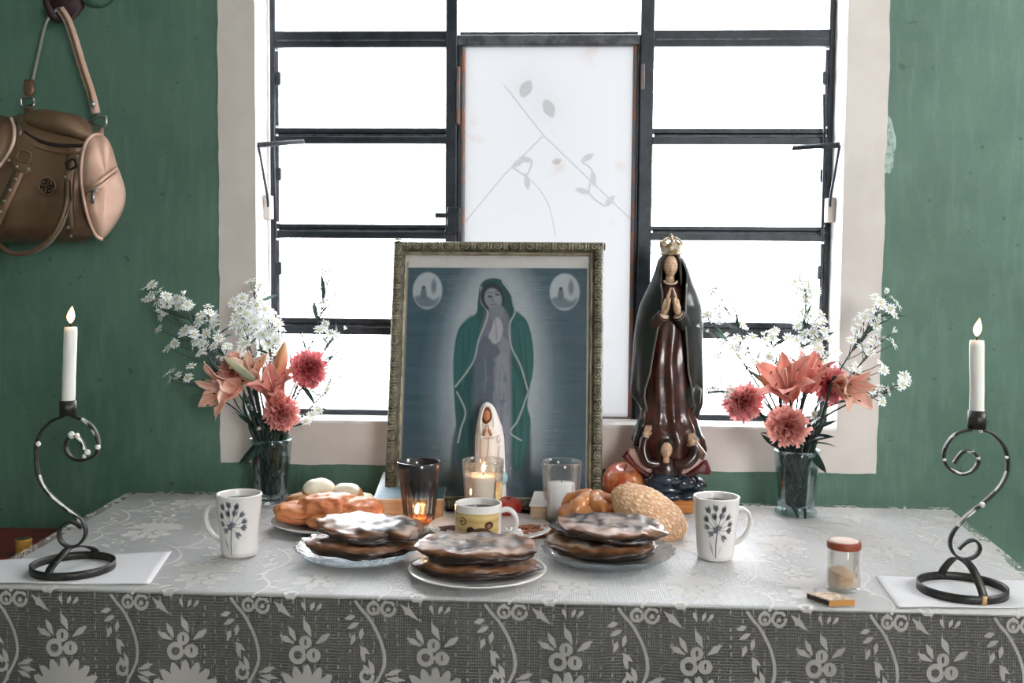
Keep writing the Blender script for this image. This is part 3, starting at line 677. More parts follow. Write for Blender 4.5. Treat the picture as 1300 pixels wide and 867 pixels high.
# ---- dark glazed pastries
m_past = mat('dark_pastry', (0, 0, 0), .42, attr=True, ns=60., bump=.5, bs=70., coat=.4, crough=.3)
def pastry(c, rx, ry, rz, rot, seed, label, tilt=(0, 0), grp=None, notch=0):
    def fn(d):
        e = 1 + .20 * nz(d, 1.3, seed) + .07 * nz(d, 3.5, seed + 1); a = math.atan2(d.y, d.x)
        if notch: e -= .20 * math.exp(-((a + notch) / .17) ** 2) * (1 - abs(d.z) * .5)
        return e + .012 * nz(d, 11, seed + 2)
    V, F = blob((0, 0, 0), (rx, ry, rz), fn, 112, 36, .74)
    col = []; dark, brown, tan = np.array(S(24, 12, 8)), np.array(S(58, 31, 19)), np.array(S(142, 92, 58)); top_glare = np.array(S(214, 194, 182))
    W_ = []
    for p in V:
        d = Vector((p.x / rx, p.y / ry, p.z / rz)); top = max(0, min(1, p.z / rz * 1.2 + .1)); rr = math.hypot(d.x, d.y)
        n = .5 + .5 * nz((p.x, p.y, p.z), 26, seed); n2 = .5 + .5 * nz((p.x, p.y, p.z), 70, seed + 3)
        c_ = dark * (1 - n * .6) + brown * n * .6
        edge = math.exp(-((rr - .93) / .13) ** 2) * max(0, min(1, p.z / rz * 1.6)); k = min(1, edge * 1.2 * (.4 + n2)); c_ = c_ * (1 - k) + tan * k
        s = max(0, min(1, (top - .70) * 5)) * min(1, max(0, (.5 * n + .5 * n2 - .44) * 5)) * .62; c_ = c_ * (1 - s) + top_glare * s  # whitish top patches are the window's reflection painted into the colour
        col.append(c_); W_.append(Vector((p.x, p.y, p.z + rz * (.30 * nz((p.x, p.y, 0), 34, seed + 2) + .16 * nz((p.x, p.y, 0), 90, seed + 4)) * (p.z > 0))))
    M_ = Matrix.Translation(c) @ Matrix.Rotation(rot, 4, 'Z') @ Matrix.Rotation(tilt[0], 4, 'X') @ Matrix.Rotation(tilt[1], 4, 'Y')
    tag(part('glazed_pastry', (V and W_, F, col), m_past, mw=M_), label, 'pastry', grp)
pc = lambda px, py, Y: at(px, py, Y)
GP = 'dark glazed pastries stacked on plates'
def stack(pl, base, lo, up, seed, rl, ru, labs, rots, tl, tu, h):
    z = pl.z + base; l = Vector((at(lo[0], lo[1], pl.y).x, pl.y - .004, z + rl[2])); u = Vector((at(up[0], up[1], pl.y).x, pl.y + h, z + rl[2] * 1.9 + ru[2]))
    pastry(l, rl[0], rl[1], rl[2], rots[0], seed, labs[0], tl, GP); pastry(u, ru[0], ru[1], ru[2], rots[1], seed + 5, labs[1], tu, GP, rots[2])
stack(pB, .0075, (458, 702), (473, 684), 3, (.086, .064, .0150), (.087, .066, .0130), ('lower dark pastry on the left glass plate', 'upper dark pastry, whitish glare in its colour, of the stack on the left glass plate'), (.05, -.12, 1.0), (.02, .03), (.05, .04), .002)
stack(pC, .0055, (607, 733), (606, 707), 12, (.089, .060, .0125), (.089, .060, .0135), ('lower dark pastry on the middle white plate', 'upper dark pastry of the stack on the middle white plate'), (0, .05, 0), (0, -.01), (.03, .01), -.002)
stack(pF, .0080, (767, 712), (775, 686), 22, (.085, .064, .0165), (.087, .066, .0145), ('lower dark pastry on the right glass plate', 'upper dark pastry, white glare in its colour, of the stack on the right glass plate'), (.1, .12, 0), (0, .03), (.05, .06), .002)

# ---- orange and white breads on the left plate
m_orange = mat('orange_bread', S(226, 148, 96), .55, col2=S(196, 108, 62), ns=18., nlo=.35, nhi=.7, bump=.25, bs=160., coat=.15, crough=.4)
m_cream = mat('white_bread_icing', S(238, 232, 214), .5, col2=S(222, 208, 176), ns=30.)
m_crust = mat('bread_crust', S(176, 116, 66), .55, col2=S(206, 156, 104), ns=30.)
def crumple(seed, amp=.10, fold=5, fs=.10):
    def fn(d):
        w = 1 - abs(nz(d, 1.9, seed)) * 2; w2 = 1 - abs(nz(d, 3.6, seed + 4)) * 2
        return .92 + amp * w + amp * .5 * w2 + .03 * nz(d, 7, seed)
    return fn
def bread(nm, c, r, rot, seed, mt, label, cat='bread', fn=None, tilt=(0, 0, 0), pw=.85):
    V, F = blob((0, 0, 0), r, fn or crumple(seed), 72, 40, pw)
    c = Vector((c.x, c.y, max(c.z, TT + .009 - min(p.z for p in V)))); M_ = Matrix.Translation(c) @ Matrix.Rotation(rot, 4, 'Z') @ Matrix.Rotation(tilt[0], 4, 'X') @ Matrix.Rotation(tilt[1], 4, 'Y')
    return tag(part(nm, (V, F), mt, mw=M_), label, cat)
zA = pA.z + .011
bread('orange_bread', pc(386, 664, pA.y - .01), (.054, .050, .0185), .3, 31, m_orange, 'lower left orange bread on the left white plate', tilt=(0, .02, 0))
bread('orange_bread', pc(428, 676, pA.y - .055), (.052, .036, .0145), .05, 33, m_orange, 'low orange bread at the front of the left white plate')
bread('orange_bread', pc(420, 645, pA.y - .02), (.056, .044, .0235), -.2, 36, m_orange, 'large crumpled orange bread on top of the left white plate', tilt=(0, -.05, 0), fn=crumple(36, .18))
bread('orange_bread', pc(450, 654, pA.y - .02), (.047, .042, .0225), .3, 39, m_orange, 'orange bread at the right side of the left white plate', fn=crumple(39, .17))
def shell(c, r, rot, tilt, label, seed):
    t = thing('white_bread', label, 'bread', c, rot=(Matrix.Rotation(rot, 4, 'Z') @ Matrix.Rotation(tilt, 4, 'X')))
    f = lambda d: 1 + .05 * nz(d, 2.2, seed)
    V, F = blob((0, 0, 0), r, f, 48, 28, .9); part('crust', (V, F), m_crust, t, mw=WM[t.name])
    def g(u, v):
        a = u * 2 * PI; b = .02 + v * 1.12; d = Vector((math.sin(b) * math.cos(a), math.sin(b) * math.sin(a), math.cos(b))); k = f(d) * (1.05 if v < .97 else 1.0)
        return Vector((d.x * r[0], d.y * r[1], d.z * r[2])) * k
    part('icing', grid(48, 14, g, True, True), m_cream, t, mw=WM[t.name])
shell(pc(405, 624, pA.y + .045), (.031, .028, .021), .1, .45, 'cream iced bread leaning at the back left of the left plate', 3)
shell(pc(440, 630, pA.y + .04), (.034, .026, .021), -.5, .5, 'cream iced bread leaning at the back right of the left plate', 7)
bread('white_bread', Vector((pc(396, 640, pA.y + .05).x, pA.y + .04, zA + .020)), (.045, .04, .022), .2, 44, m_crust, 'pale brown bread half hidden under the cream iced breads')
bread('white_bread', Vector((pc(450, 640, pA.y + .05).x, pA.y + .045, zA + .020)), (.040, .036, .022), .2, 46, m_cream, 'cream bread half hidden at the back of the left plate')

# ---- breads at the right
m_shiny = mat('glossy_bread', S(206, 138, 84), .3, col2=S(168, 92, 44), ns=14., nlo=.35, nhi=.7, bump=.12, coat=.6, crough=.15)
m_ses = mat('crackled_bread', (0, 0, 0), .65, attr=True, ns=50., bump=.5, bs=120.)
zE = pE.z + .010
rb = thing('knotted_bread', 'glossy brown knotted round bread behind the right stack of dark pastries', 'bread', Vector((pc(748, 655, pE.y).x, pE.y - .02, zE)))
kc = WM[rb.name].translation
part('loaf', blob(kc + Vector((0, 0, .023)), (.056, .052, .024), lambda d: 1 + .05 * nz(d, 2, 51), 48, 28), m_shiny, rb)
for a, l in ((.3, .046), (1.9, .044), (2.75, .046), (4.1, .046), (5.2, .046)):
    dr = Vector((math.cos(a), math.sin(a), 0)); pth = [kc + dr * (l * s) + Vector((0, 0, .026 + .024 * math.cos(s * 1.25))) for s in np.linspace(-.1, 1.18, 10)]
    part('bone_strand', tube(pth, [.008, .015, .017, .014, .017, .012, .005], 14), m_shiny, rb)
def crack(d):
    q = noise.voronoi(Vector((d.x * 7.5, d.y * 6 + .25 * nz(d, 9, 2), d.z * 7.5)))[0]; return min(1., (q[1] - q[0]) * 2.6)
def ses_fn(d): return 1 + .04 * nz(d, 2, 61) + (.040 * crack(d) + .012 * nz(d, 18, 63)) * max(0., min(1., d.z * 2.2 + .75))
V, F = blob((0, 0, 0), (.071, .045, .039), ses_fn, 200, 0, .95); sc_ = []
for p in V:
    d = Vector((p.x / .071, p.y / .045, p.z / .039)).normalized(); k = crack(d); e = max(0., min(1., d.z * 2.2 + .75)); n = .5 + .5 * nz(d, 5, 4)
    sc_.append((np.array(S(196, 142, 100)) * (1 - k) + np.array(S(238, 206, 172)) * k) * e + (np.array(S(214, 170, 128)) * n + np.array(S(232, 196, 158)) * (1 - n)) * (1 - e))
M_ = Matrix.Translation(pc(823, 652, pE.y - .055)) @ Matrix.Rotation(.52, 4, 'Y') @ Matrix.Rotation(.3, 4, 'X')
tag(part('crackled_bread', (V, F, sc_), m_ses, mw=M_), 'large oval bread with crackled sugary crust leaning on the right plate', 'bread')

# ---- sweets on the plate behind the bear mug
m_choc = mat('chocolate', S(74, 46, 36), .3, coat=.4); m_foil = mat('silver_foil', S(206, 204, 202), .35, .6, bump=.8, bs=90.)
m_nut = mat('pecan_brittle', S(170, 98, 54), .4, col2=S(120, 62, 34), ns=60., nlo=.4, nhi=.6, coat=.3)
ct_ = thing('chocolate_square', 'square dark chocolate in an open wrapper left of the bear mug', 'chocolate', pc(563, 683, pD.y - .03), rot=Matrix.Rotation(.5, 4, 'Z') @ Matrix.Rotation(.25, 4, 'X'))
part('chocolate', box(-.030, .030, -.026, .026, 0, .010, .002), m_choc, ct_, False, WM[ct_.name])
for k in range(3):
    part('swirl', tube([Vector((-.016 + .013 * k + .006 * math.cos(a), -.004 + .006 * math.sin(a) * (1 + k * .3), .0105)) for a in np.linspace(0, 5.5, 14)], .0011, 6), m_foil, ct_, mw=WM[ct_.name])
def foil(c, r, seed, label):
    f = lambda d: 1 + .34 * (1 - abs(nz(d, 2.6, seed)) * 3) * .6 + .12 * nz(d, 6, seed)
    tag(part('foil_wrapper', blob(c, r, f, 40, 24), m_foil, smooth=False), label, 'wrapper')
foil(pc(546, 672, pD.y - .025) + Vector((0, 0, -.002)), (.016, .014, .008), 3, 'crumpled pale wrapper at the left rim of the sweets plate')
foil(pc(650, 680, pD.y - .035) + Vector((0, 0, .002)), (.017, .014, .012), 6, 'crumpled silvery wrapper seen through the bear mug handle')
nb = thing('nut_brittle', 'brown clump of pecan halves on the sweets plate right of the bear mug', 'sweet', pc(672, 684, pD.y + .005))
nc = WM[nb.name].translation
part('caramel', blob(nc + Vector((0, 0, .006)), (.044, .032, .009), lambda d: 1 + .1 * nz(d, 3, 71), 40, 20), m_nut, nb)
for k in range(22):
    a = k * 2.4; q = .036 * math.sqrt((k + .5) / 22); M_ = Matrix.Translation(nc + Vector((q * math.cos(a) * 1.1, q * math.sin(a) * .8, .014 + .006 * rnd.random() - q * .1))) @ Matrix.Rotation(rnd.random() * 6, 4, 'Z') @ Matrix.Rotation(rnd.uniform(-.4, .4), 4, 'Y')
    part('pecan_half', xf(blob((0, 0, 0), (.0115, .0055, .0045), lambda d: 1 + .16 * math.cos(d.y * 16), 16, 10), M_), m_nut, nb)
m_apple = mat('apple_skin', S(186, 72, 40), .28, col2=S(222, 158, 96), ns=9., nlo=.42, nhi=.72, stretch=(5, 5, 1), coat=.4)
m_red = mat('red_skin', S(168, 44, 30), .3, coat=.4); m_stem = mat('fruit_stem', S(84, 60, 40), .8)
def apple(c, r, h, label, mt, tilt):
    t = thing('apple', label, 'apple', c, rot=Matrix.Rotation(tilt, 4, 'X')); pr = []
    for i in range(29):
        b = i / 28 * PI; q = math.sin(b) ** .92; z = -math.cos(b)
        dip = .30 * math.exp(-((PI - b) / .36) ** 2) + .14 * math.exp(-(b / .36) ** 2)
        pr.append((r * q * (1 + .06 * z), h / 2 * (z + 1 - (dip if z > 0 else -dip)) ))
    V, F = lathe(pr, 48, (0, 0, 0), False); V = [Vector((p.x * (1 + .02 * math.sin(3 * math.atan2(p.y, p.x))), p.y, p.z)) for p in V]
    part('skin', (V, F), mt, t, mw=WM[t.name])
    part('stem', tube([Vector((0, 0, h * .84)), Vector((.001, 0, h * .92)), Vector((.004, 0, h * 1.0))], .0014, 6), m_stem, t, mw=WM[t.name])
ap = on(791, 641, TT); apple(ap + Vector((0, -.004, .001)), .0425, .090, 'large red-orange apple behind the crackled bread beside the framed print', m_apple, .30)
ap2 = on(649, 665, TT); apple(Vector((at(645, 660, -.215).x, -.215, TT)), .026, .042, 'small red fruit between the middle candle glass and the right book', m_red, .1)

# ---- books
def book(c4, h, spine_r, cov, pages, label, covart=None):
    """c4: the four top corners (front left, front right, back right, back left) on the table plane"""
    z0 = TT; P = [Vector((p.x, p.y, 0)) for p in c4]; cx = sum((p for p in P), Vector()) / 4
    t = thing('book', label, 'book', Vector((cx.x, cx.y, z0)))
    def slab(z, th, k=1.0):
        V = [Vector((cx.x + (p.x - cx.x) * k, cx.y + (p.y - cx.y) * k, zz)) for zz in (z, z + th) for p in P]
        return V, [(3, 2, 1, 0), (4, 5, 6, 7), (0, 1, 5, 4), (1, 2, 6, 5), (2, 3, 7, 6), (3, 0, 4, 7)]
    part('page_block', slab(z0 + .0025, h - .005, .965), pages, t, False)
    part('cover', slab(z0, .0025), cov, t, False)
    if covart is None: part('cover', slab(z0 + h - .0025, .0025), cov, t, False)
    else:
        part('cover', slab(z0 + h - .0025, .0022), cov, t, False)
        V, F, C_ = art_mesh(covart, lambda u, v: P[3].lerp(P[2], u).lerp(P[0].lerp(P[1], u), v) + Vector((0, 0, z0 + h + .0002)))
        part('cover_print', (V, F, C_), m_cov, t)
    return t
m_cov = mat('book_cover_print', (0, 0, 0), .6, attr=True, spec=.25)
m_cover = mat('pale_cover', S(236, 234, 230), .4); m_pages = mat('page_edges', S(206, 178, 150), .7, col2=S(180, 150, 122), ns=4., stretch=(1, 1, 120))
BA = Art(0, 100, 0, 130, 150, 180, (70, 92, 104)); BA.poly([(-10, -10), (22, -10), (18, 60), (26, 140), (-10, 140)], (226, 232, 236), 14, 1, False)
BA.poly([(10, 92), (60, 80), (110, 96), (110, 140), (10, 140)], (150, 172, 186), 14); BA.ell(52, 52, 22, 10, (216, 130, 70), 6); BA.ell(44, 46, 8, 6, (90, 60, 40), 4); BA.ell(52, 88, 26, 14, (96, 128, 150), 6); BA.poly([(78, -10), (110, -10), (110, 140), (82, 140)], (64, 92, 102), 8, 1, False)
bz = TT + .043
bL = [on(474, 633, bz), on(563, 633, bz), on(572, 592, bz), on(491, 588, bz)]
b1 = book(bL, .043, .0, m_cover, m_pages, 'thick book with blue picture cover under the framed print, left', BA)
fc = bpy.data.curves.new('cover_lettering', 'FONT'); fc.body = 'Be'; fc.size = .022; fc.extrude = .0002; fc.align_x = 'CENTER'; fc.materials.append(mat('white_ink', S(236, 238, 240), .5))
tmp = bpy.data.objects.new('tmp', fc); fm = bpy.data.meshes.new_from_object(tmp); bpy.data.objects.remove(tmp)
fo = link('cover_lettering', fm, b1, Matrix.Translation(Vector((on(503, 603, bz + .0005).x, on(503, 603, bz + .0005).y, bz + .0006))))
bz2 = TT + .038
book([on(672, 641, bz2), on(745, 643, bz2), on(755, 603, bz2), on(687, 601, bz2)], .038, 0, m_cover, m_pages, 'white covered book behind the empty-topped candle glass, right')

# ---- candle glasses
m_soot = None
def soot_glass():
    M, nt = nt_new('sooty_glass'); tc = N(nt, 'ShaderNodeTexCoord'); z = N(nt, 'ShaderNodeSeparateXYZ', None, Vector=tc.outputs['Generated']).outputs[2]
    n1 = N(nt, 'ShaderNodeTexNoise', None, Vector=N(nt, 'ShaderNodeMapping', None, Vector=tc.outputs['Object'], Scale=(90., 90., 6.)).outputs[0], Scale=1.5, Detail=4.).outputs[0]
    zz = Mth(nt, 'ADD', z, Mth(nt, 'MULTIPLY', Mth(nt, 'SUBTRACT', n1, .5), .45))
    k = Mth(nt, 'MULTIPLY', ramp(nt, zz, .40, .74), .93)
    t = N(nt, 'ShaderNodeBsdfTransparent', None, Color=(.96, .96, .96, 1)).outputs[0]; d = N(nt, 'ShaderNodeBsdfPrincipled', None, Base_Color=S(30, 27, 30), Roughness=.5).outputs[0]
    s = N(nt, 'ShaderNodeMixShader', None, _0=k, _1=t, _2=d).outputs[0]
    fr = Mth(nt, 'MULTIPLY', N(nt, 'ShaderNodeLayerWeight', None, Blend=.35).outputs['Fresnel'], .9)
    Out(nt, N(nt, 'ShaderNodeMixShader', None, _0=fr, _1=s, _2=N(nt, 'ShaderNodeBsdfGlossy', None, Roughness=.05).outputs[0]).outputs[0]); return M
def tumbler(nm, c, h, rb, rt, mt, label, flutes=0, thick=.0022, cat='candle glass'):
    t = thing(nm, label, cat, c)
    pr = [(0, .0), (rb * .92, 0), (rb, .003)] + [(rb + (rt - rb) * s, .003 + (h - .003) * s) for s in np.linspace(.12, 1, 10)] + [(rt - thick * .5, h + .0012)] + [(rb + (rt - rb) * s - thick, .003 + (h - .003) * s) for s in np.linspace(1, .16, 10)] + [(rb * .8, .012), (0, .011)]
    k = len(pr) - 1
    def fn(u, v):
        r, z = pr[round(v * k)]; a = u * 2 * PI
        if flutes and .02 < z < h * .72: r *= 1 + .02 * math.cos(a * flutes)
        return c + Vector((max(r, 1e-4) * math.cos(a), max(r, 1e-4) * math.sin(a), z))
    part('glass', grid(72, k, fn, True, False, False), mt, t); return t
m_cglass = glass('candle_glass', (.975, .98, .98), .62, .05, (.9, .9, .9))
sg = Vector((at(532, 660, -.305).x, -.305, TT)); hh = at(531, 586, -.305).z - TT
t = tumbler('candle_glass', sg, hh, .0255, .0395, soot_glass(), 'fluted candle glass blackened with soot in front of the blue book', 14)
m_amber = mat('melted_wax', S(238, 150, 80), .15, transl=.35)
part('wax', lathe([(0, .012), (.022, .012), (.0245, .020), (0, .020)], 40, sg), m_amber, t, label='thin layer of melted wax')
part('wick', tube([sg + Vector((-.004, -.004, .020)), sg + Vector((-.004, -.004, .030))], .0008, 6), m_wick, t)
flame(t, sg + Vector((-.004, -.004, .026)), .022, .0052); lamp(sg + Vector((-.003, -.004, .036)), .40)
cg = Vector((at(613, 650, -.27).x, -.27, TT)); hh = at(613, 584, -.27).z - TT
t = tumbler('candle_glass', cg, hh, .0305, .0385, m_cglass, 'middle candle glass full of white wax with a lit flame')
hw = at(613, 603, -.27).z - TT
m_cwax = mat('warm_white_wax', S(240, 228, 216), .4, sss=.5, transl=.25)
part('wax', lathe([(0, .012), (.0275, .012), (.0275 + .0068, hw), (.030, hw + .0005), (0, hw)], 48, cg), m_cwax, t)
part('wick', tube([cg + Vector((0, 0, hw)), cg + Vector((0, 0, hw + .009))], .0008, 6), m_wick, t)
flame(t, cg + Vector((0, 0, hw + .005)), .019, .0045); lamp(cg + Vector((0, -.004, hw + .017)), .06)
m_lab = mat('label_print', S(222, 196, 128), .5, col2=S(206, 150, 110), ns=90., nlo=.45, nhi=.55)
def decal(c, r0, r1, z0, z1, a0, a1):
    return grid(12, 6, lambda u, v: c + Vector(((r0 + (r1 - r0) * v + .0006) * math.sin(a0 + (a1 - a0) * u), -(r0 + (r1 - r0) * v + .0006) * math.cos(a0 + (a1 - a0) * u), z0 + (z1 - z0) * v)))
part('flower_decal', decal(cg, .0345, .037, .052, .084, .75, 1.25), m_lab, t, label='faded yellow flower decal')
rg = Vector((at(712, 660, -.262).x, -.262, TT)); hh = at(712, 586, -.262).z - TT
t = tumbler('candle_glass', rg, hh, .0285, .0378, m_cglass, 'clear candle glass with unlit white wax in front of the white book')
hw = at(712, 613, -.262).z - TT
m_cw2 = mat('cool_white_wax', S(238, 236, 234), .4, sss=.3)
part('wax', lathe([(0, .012), (.026, .012), (.0262, .03), (.0255, hw * .8), (.024, hw), (0, hw + .001)], 48, rg), m_cw2, t)
part('wick', tube([rg + Vector((0, 0, hw)), rg + Vector((.001, 0, hw + .006))], .0008, 6), m_wick, t)

# ---- jar of sand-coloured powder
jc = on(1070, 747, TT); sc = (jc.y - CAM.y) / 1300
jt = thing('lidded_jar', 'small glass jar of pale brown powder with rust red lid', 'jar', jc)
m_jar = glass('jar_glass', (.96, .96, .95), .55, .16, (.84, .82, .80), .05); m_powder = mat('powder', S(224, 192, 160), .9, col2=S(204, 170, 140), ns=200., bump=.4)
m_lid = mat('rust_red_lid', S(156, 74, 48), .45, col2=S(128, 56, 36), ns=40.); m_lidtop = mat('lid_top', S(226, 206, 192), .5, col2=S(212, 184, 168), ns=20.)
jr = .0245
part('glass', lathe([(0, 0), (jr * .93, 0), (jr, .004), (jr, .016), (jr * .93, .026), (jr * .93, .055), (jr * .87, .0585), (jr * .85, .064), (jr * .80, .064), (jr * .85, .056), (jr * .88, .050), (jr * .88, .026), (jr * .95, .016), (jr * .93, .005), (0, .004)], 48, jc), m_jar, jt)
def pw_(u, v):
    r = v * jr * .87; a = u * 2 * PI; x, y = r * math.cos(a), r * math.sin(a); return jc + Vector((x, y, .027 + .006 * math.cos(min(1, r / (jr * .9)) * PI * .8) - x * .32 + .0008 * nz((x, y, 0), 200, 3)))
part('powder', join(grid(32, 12, pw_, True), lathe([(jr * .87, .030), (jr * .87, .005), (0, .005)], 32, jc, False)) if False else join(grid(32, 12, pw_, True), grid(32, 6, lambda u, v: Vector((pw_(u, 1).x, pw_(u, 1).y, pw_(u, 1).z * (1 - v) + (jc.z + .005) * v)), True, False, True)), m_powder, jt)
lid = part('lid', lathe([(jr * .97, .060), (jr * .985, .061), (jr * .985, .0685), (jr * .95, .0705), (jr * .80, .0708), (jr * .80, .0702), (0, .0702), (0, .060)], 48, jc, False), m_lid, jt)
part('lid_panel', lathe([(0, .0712), (jr * .82, .0712), (jr * .82, .0700), (0, .0700)], 40, jc), m_lidtop, lid, label='pale lid top')

# ---- matchbox
mc = on(1055, 765, TT)
mt_ = thing('matchbox', 'small flat matchbox with orange end and striking strip near the table edge', 'matchbox', mc, rot=Matrix.Rotation(-.06, 4, 'Z'))
fL, fM, fR, bk = on(1024, 760, TT), on(1053, 770, TT), on(1085, 769, TT), on(1054, 753, TT)
hM = .0085; sq = [fL, fM, fR, fL + (fR - fM) * 1.0]
def slabq(P, z0, z1): return [Vector((p.x, p.y, TT + z)) for z in (z0, z1) for p in P], [(3, 2, 1, 0), (4, 5, 6, 7), (0, 1, 5, 4), (1, 2, 6, 5), (2, 3, 7, 6), (3, 0, 4, 7)]
part('sleeve', slabq(sq, 0, hM), mat('matchbox_card', S(220, 200, 176), .5, col2=S(150, 120, 90), ns=120.), mt_, False)
dn = (fM - fL).cross(Vector((0, 0, 1))).normalized() * .0004
def face(a, b, z0, z1, d): return [a + d + Vector((0, 0, z0)), b + d + Vector((0, 0, z0)), b + d + Vector((0, 0, z1)), a + d + Vector((0, 0, z1))], [(0, 1, 2, 3)]
part('striking_strip', face(fL.lerp(fM, .03), fL.lerp(fM, .97), .0012, hM - .0016, dn), mat('striking_strip', S(46, 38, 40), .8), mt_, False, label='dark striking strip')
dn2 = (fR - fM).cross(Vector((0, 0, 1))).normalized() * .0004
part('tray_end', face(fM, fR, .0004, hM - .0004, dn2), mat('orange_card', S(206, 144, 74), .5), mt_, False, label='orange end')
# ------------------------------------------------------------------ inflate: a closed cushion from an outline
def inflate(pts, out, depth, rings=7, back=.15, lump=0., seed=0, pw=.5):
    pts = [Vector(p) for p in pts]; n = len(pts); out = Vector(out); c = sum(pts, Vector()) / n; V = []; F = []
    for s in (1, -1):
        for k in range(rings):
            t = k / rings; h = (1 - (1 - t) ** 2) ** pw * depth * (1 if s > 0 else -back)
            for p in pts:
                q = p.lerp(c, t); V.append(q + out * (h * (1 + lump * nz(q, 18, seed))))
        V.append(c + out * (depth if s > 0 else -back * depth))
    m_ = n * rings + 1
    for s in (0, 1):
        b = s * m_
        for k in range(rings - 1):
            for i in range(n):
                q = (b + k * n + i, b + k * n + (i + 1) % n, b + (k + 1) * n + (i + 1) % n, b + (k + 1) * n + i); F.append(q if s else q[::-1])
        for i in range(n):
            q = (b + (rings - 1) * n + i, b + (rings - 1) * n + (i + 1) % n, b + m_ - 1); F.append(q if s else q[::-1])
    for i in range(n): F.append((i, (i + 1) % n, m_ + (i + 1) % n, m_ + i))
    return V, F
FWD = Vector((0, -1, 0))

# ------------------------------------------------------------------ framed print leaning against the window sill
fbl, fbr = on(486, 646, TT), on(766, 652, TT)
ftl, ftr = at(498.5, 305, -.035), at(772, 311.5, -.068)
fx = (fbr - fbl).normalized(); fmid = (fbl + fbr) / 2; fup = ((ftl + ftr) / 2 - fmid); FH = fup.length; fup.normalize(); fup = (fup - fx * fup.dot(fx)).normalized(); fn_ = fup.cross(fx)
FWd = (fbr - fbl).length * .985
FM = Matrix((fx, fn_, fup)).transposed().to_4x4(); FM.translation = fmid + fup * .001 + fn_ * 0
fr_ = bpy.data.objects.new('framed_print', None); COL.objects.link(fr_); fr_.matrix_world = FM; reg(fr_, FM)
tag(fr_, 'framed blue-green print of a veiled praying figure in a carved olive frame', 'picture')
m_frame = mat('carved_olive_frame', S(104, 98, 78), .5, .15, col2=S(58, 56, 46), ns=55., nlo=.38, nhi=.62, bump=.5, bs=180.)
m_frhi = mat('frame_relief_highlight', S(150, 140, 116), .5, .1, col2=S(92, 86, 68), ns=90.)  # relief in a lighter tone, its highlights put into the colour
m_lip = mat('frame_lip', S(170, 158, 134), .45, .2, col2=S(120, 110, 90), ns=40.)
hw_ = FWd / 2; mw_ = .0265
def moulding(a, b, inward, nm='moulding'):
    """mitred length of carved moulding from corner a to corner b (local x, z), with its relief"""
    a, b, inw = Vector((a[0], 0, a[1])), Vector((b[0], 0, b[1])), Vector((inward[0], 0, inward[1])); d = (b - a).normalized(); L = (b - a).length
    prof = [(0, .016), (0, -.004), (.003, -.010), (.010, -.0135), (.017, -.011), (.020, -.006), (.0215, -.005), (.0215, .016)]
    V = []; F = []
    for e in (0, 1):
        for w, y in prof: V.append((a if e == 0 else b) + inw * w + d * (w if e == 0 else -w) + Vector((0, y, 0)))
    n = len(prof)
    for i in range(n): j = (i + 1) % n; F.append((i, j, n + j, n + i))
    F += [tuple(range(n)), tuple(reversed(range(n, 2 * n)))]
    o = part(nm, (V, F), m_frame, fr_, False, WM[fr_.name])
    lip = [(.0215, -.004), (.0245, -.0055), (mw_, -.003), (mw_, .008), (.0215, .008)]; V = []; F = []
    for e in (0, 1):
        for w, y in lip: V.append((a if e == 0 else b) + inw * w + d * (w if e == 0 else -w) + Vector((0, y, 0)))
    n = len(lip)
    for i in range(n): j = (i + 1) % n; F.append((i, j, n + j, n + i))
    part('inner_lip', (V, F), m_lip, o, False, WM[fr_.name])
    k = int(L / .0305); me1 = None                   # rosettes and bars along the moulding
    mr = Matrix((d, Vector((0, 1, 0)), inw)).transposed().to_4x4()
    ros = join(tuple_torus(.0068, .0016, .8), blob((0, -.0005, 0), (.0035, .003, .003), None, 10, 6)); leafy = blob((0, 0, 0), (.0022, .0028, .0082), None, 10, 6); leafy = join(leafy, mv(leafy, (.005, .0005, 0)))
    V, F = [], []
    for q in range(k):
        p = a + d * (L * (q + .5) / k) + inw * .0105 + Vector((0, -.0125, 0)); V, F = join((V, F), xf(ros, Matrix.Translation(p) @ mr)); V, F = join((V, F), xf(leafy, Matrix.Translation(p + d * L / k * .40) @ mr))
    r_ = part('relief', (V, F), m_frhi, o, True, WM[fr_.name]); r_['kind'] = 'stuff'
def tuple_torus(R, r, sx=1.):
    return grid(14, 6, lambda u, v: Vector(((R + r * math.cos(v * 2 * PI)) * math.cos(u * 2 * PI), r * 1.2 * math.sin(v * 2 * PI), (R + r * math.cos(v * 2 * PI)) * math.sin(u * 2 * PI) * sx)), True)
moulding((-hw_, FH), (hw_, FH), (0, -1)); moulding((hw_, 0), (-hw_, 0), (0, 1)); moulding((-hw_, 0), (-hw_, FH), (1, 0)); moulding((hw_, FH), (hw_, 0), (-1, 0))
part('backing_board', box(-hw_ + .012, hw_ - .012, .008, .014, .012, FH - .012), mat('backing_card', S(120, 96, 72), .8), fr_, False, WM[fr_.name])
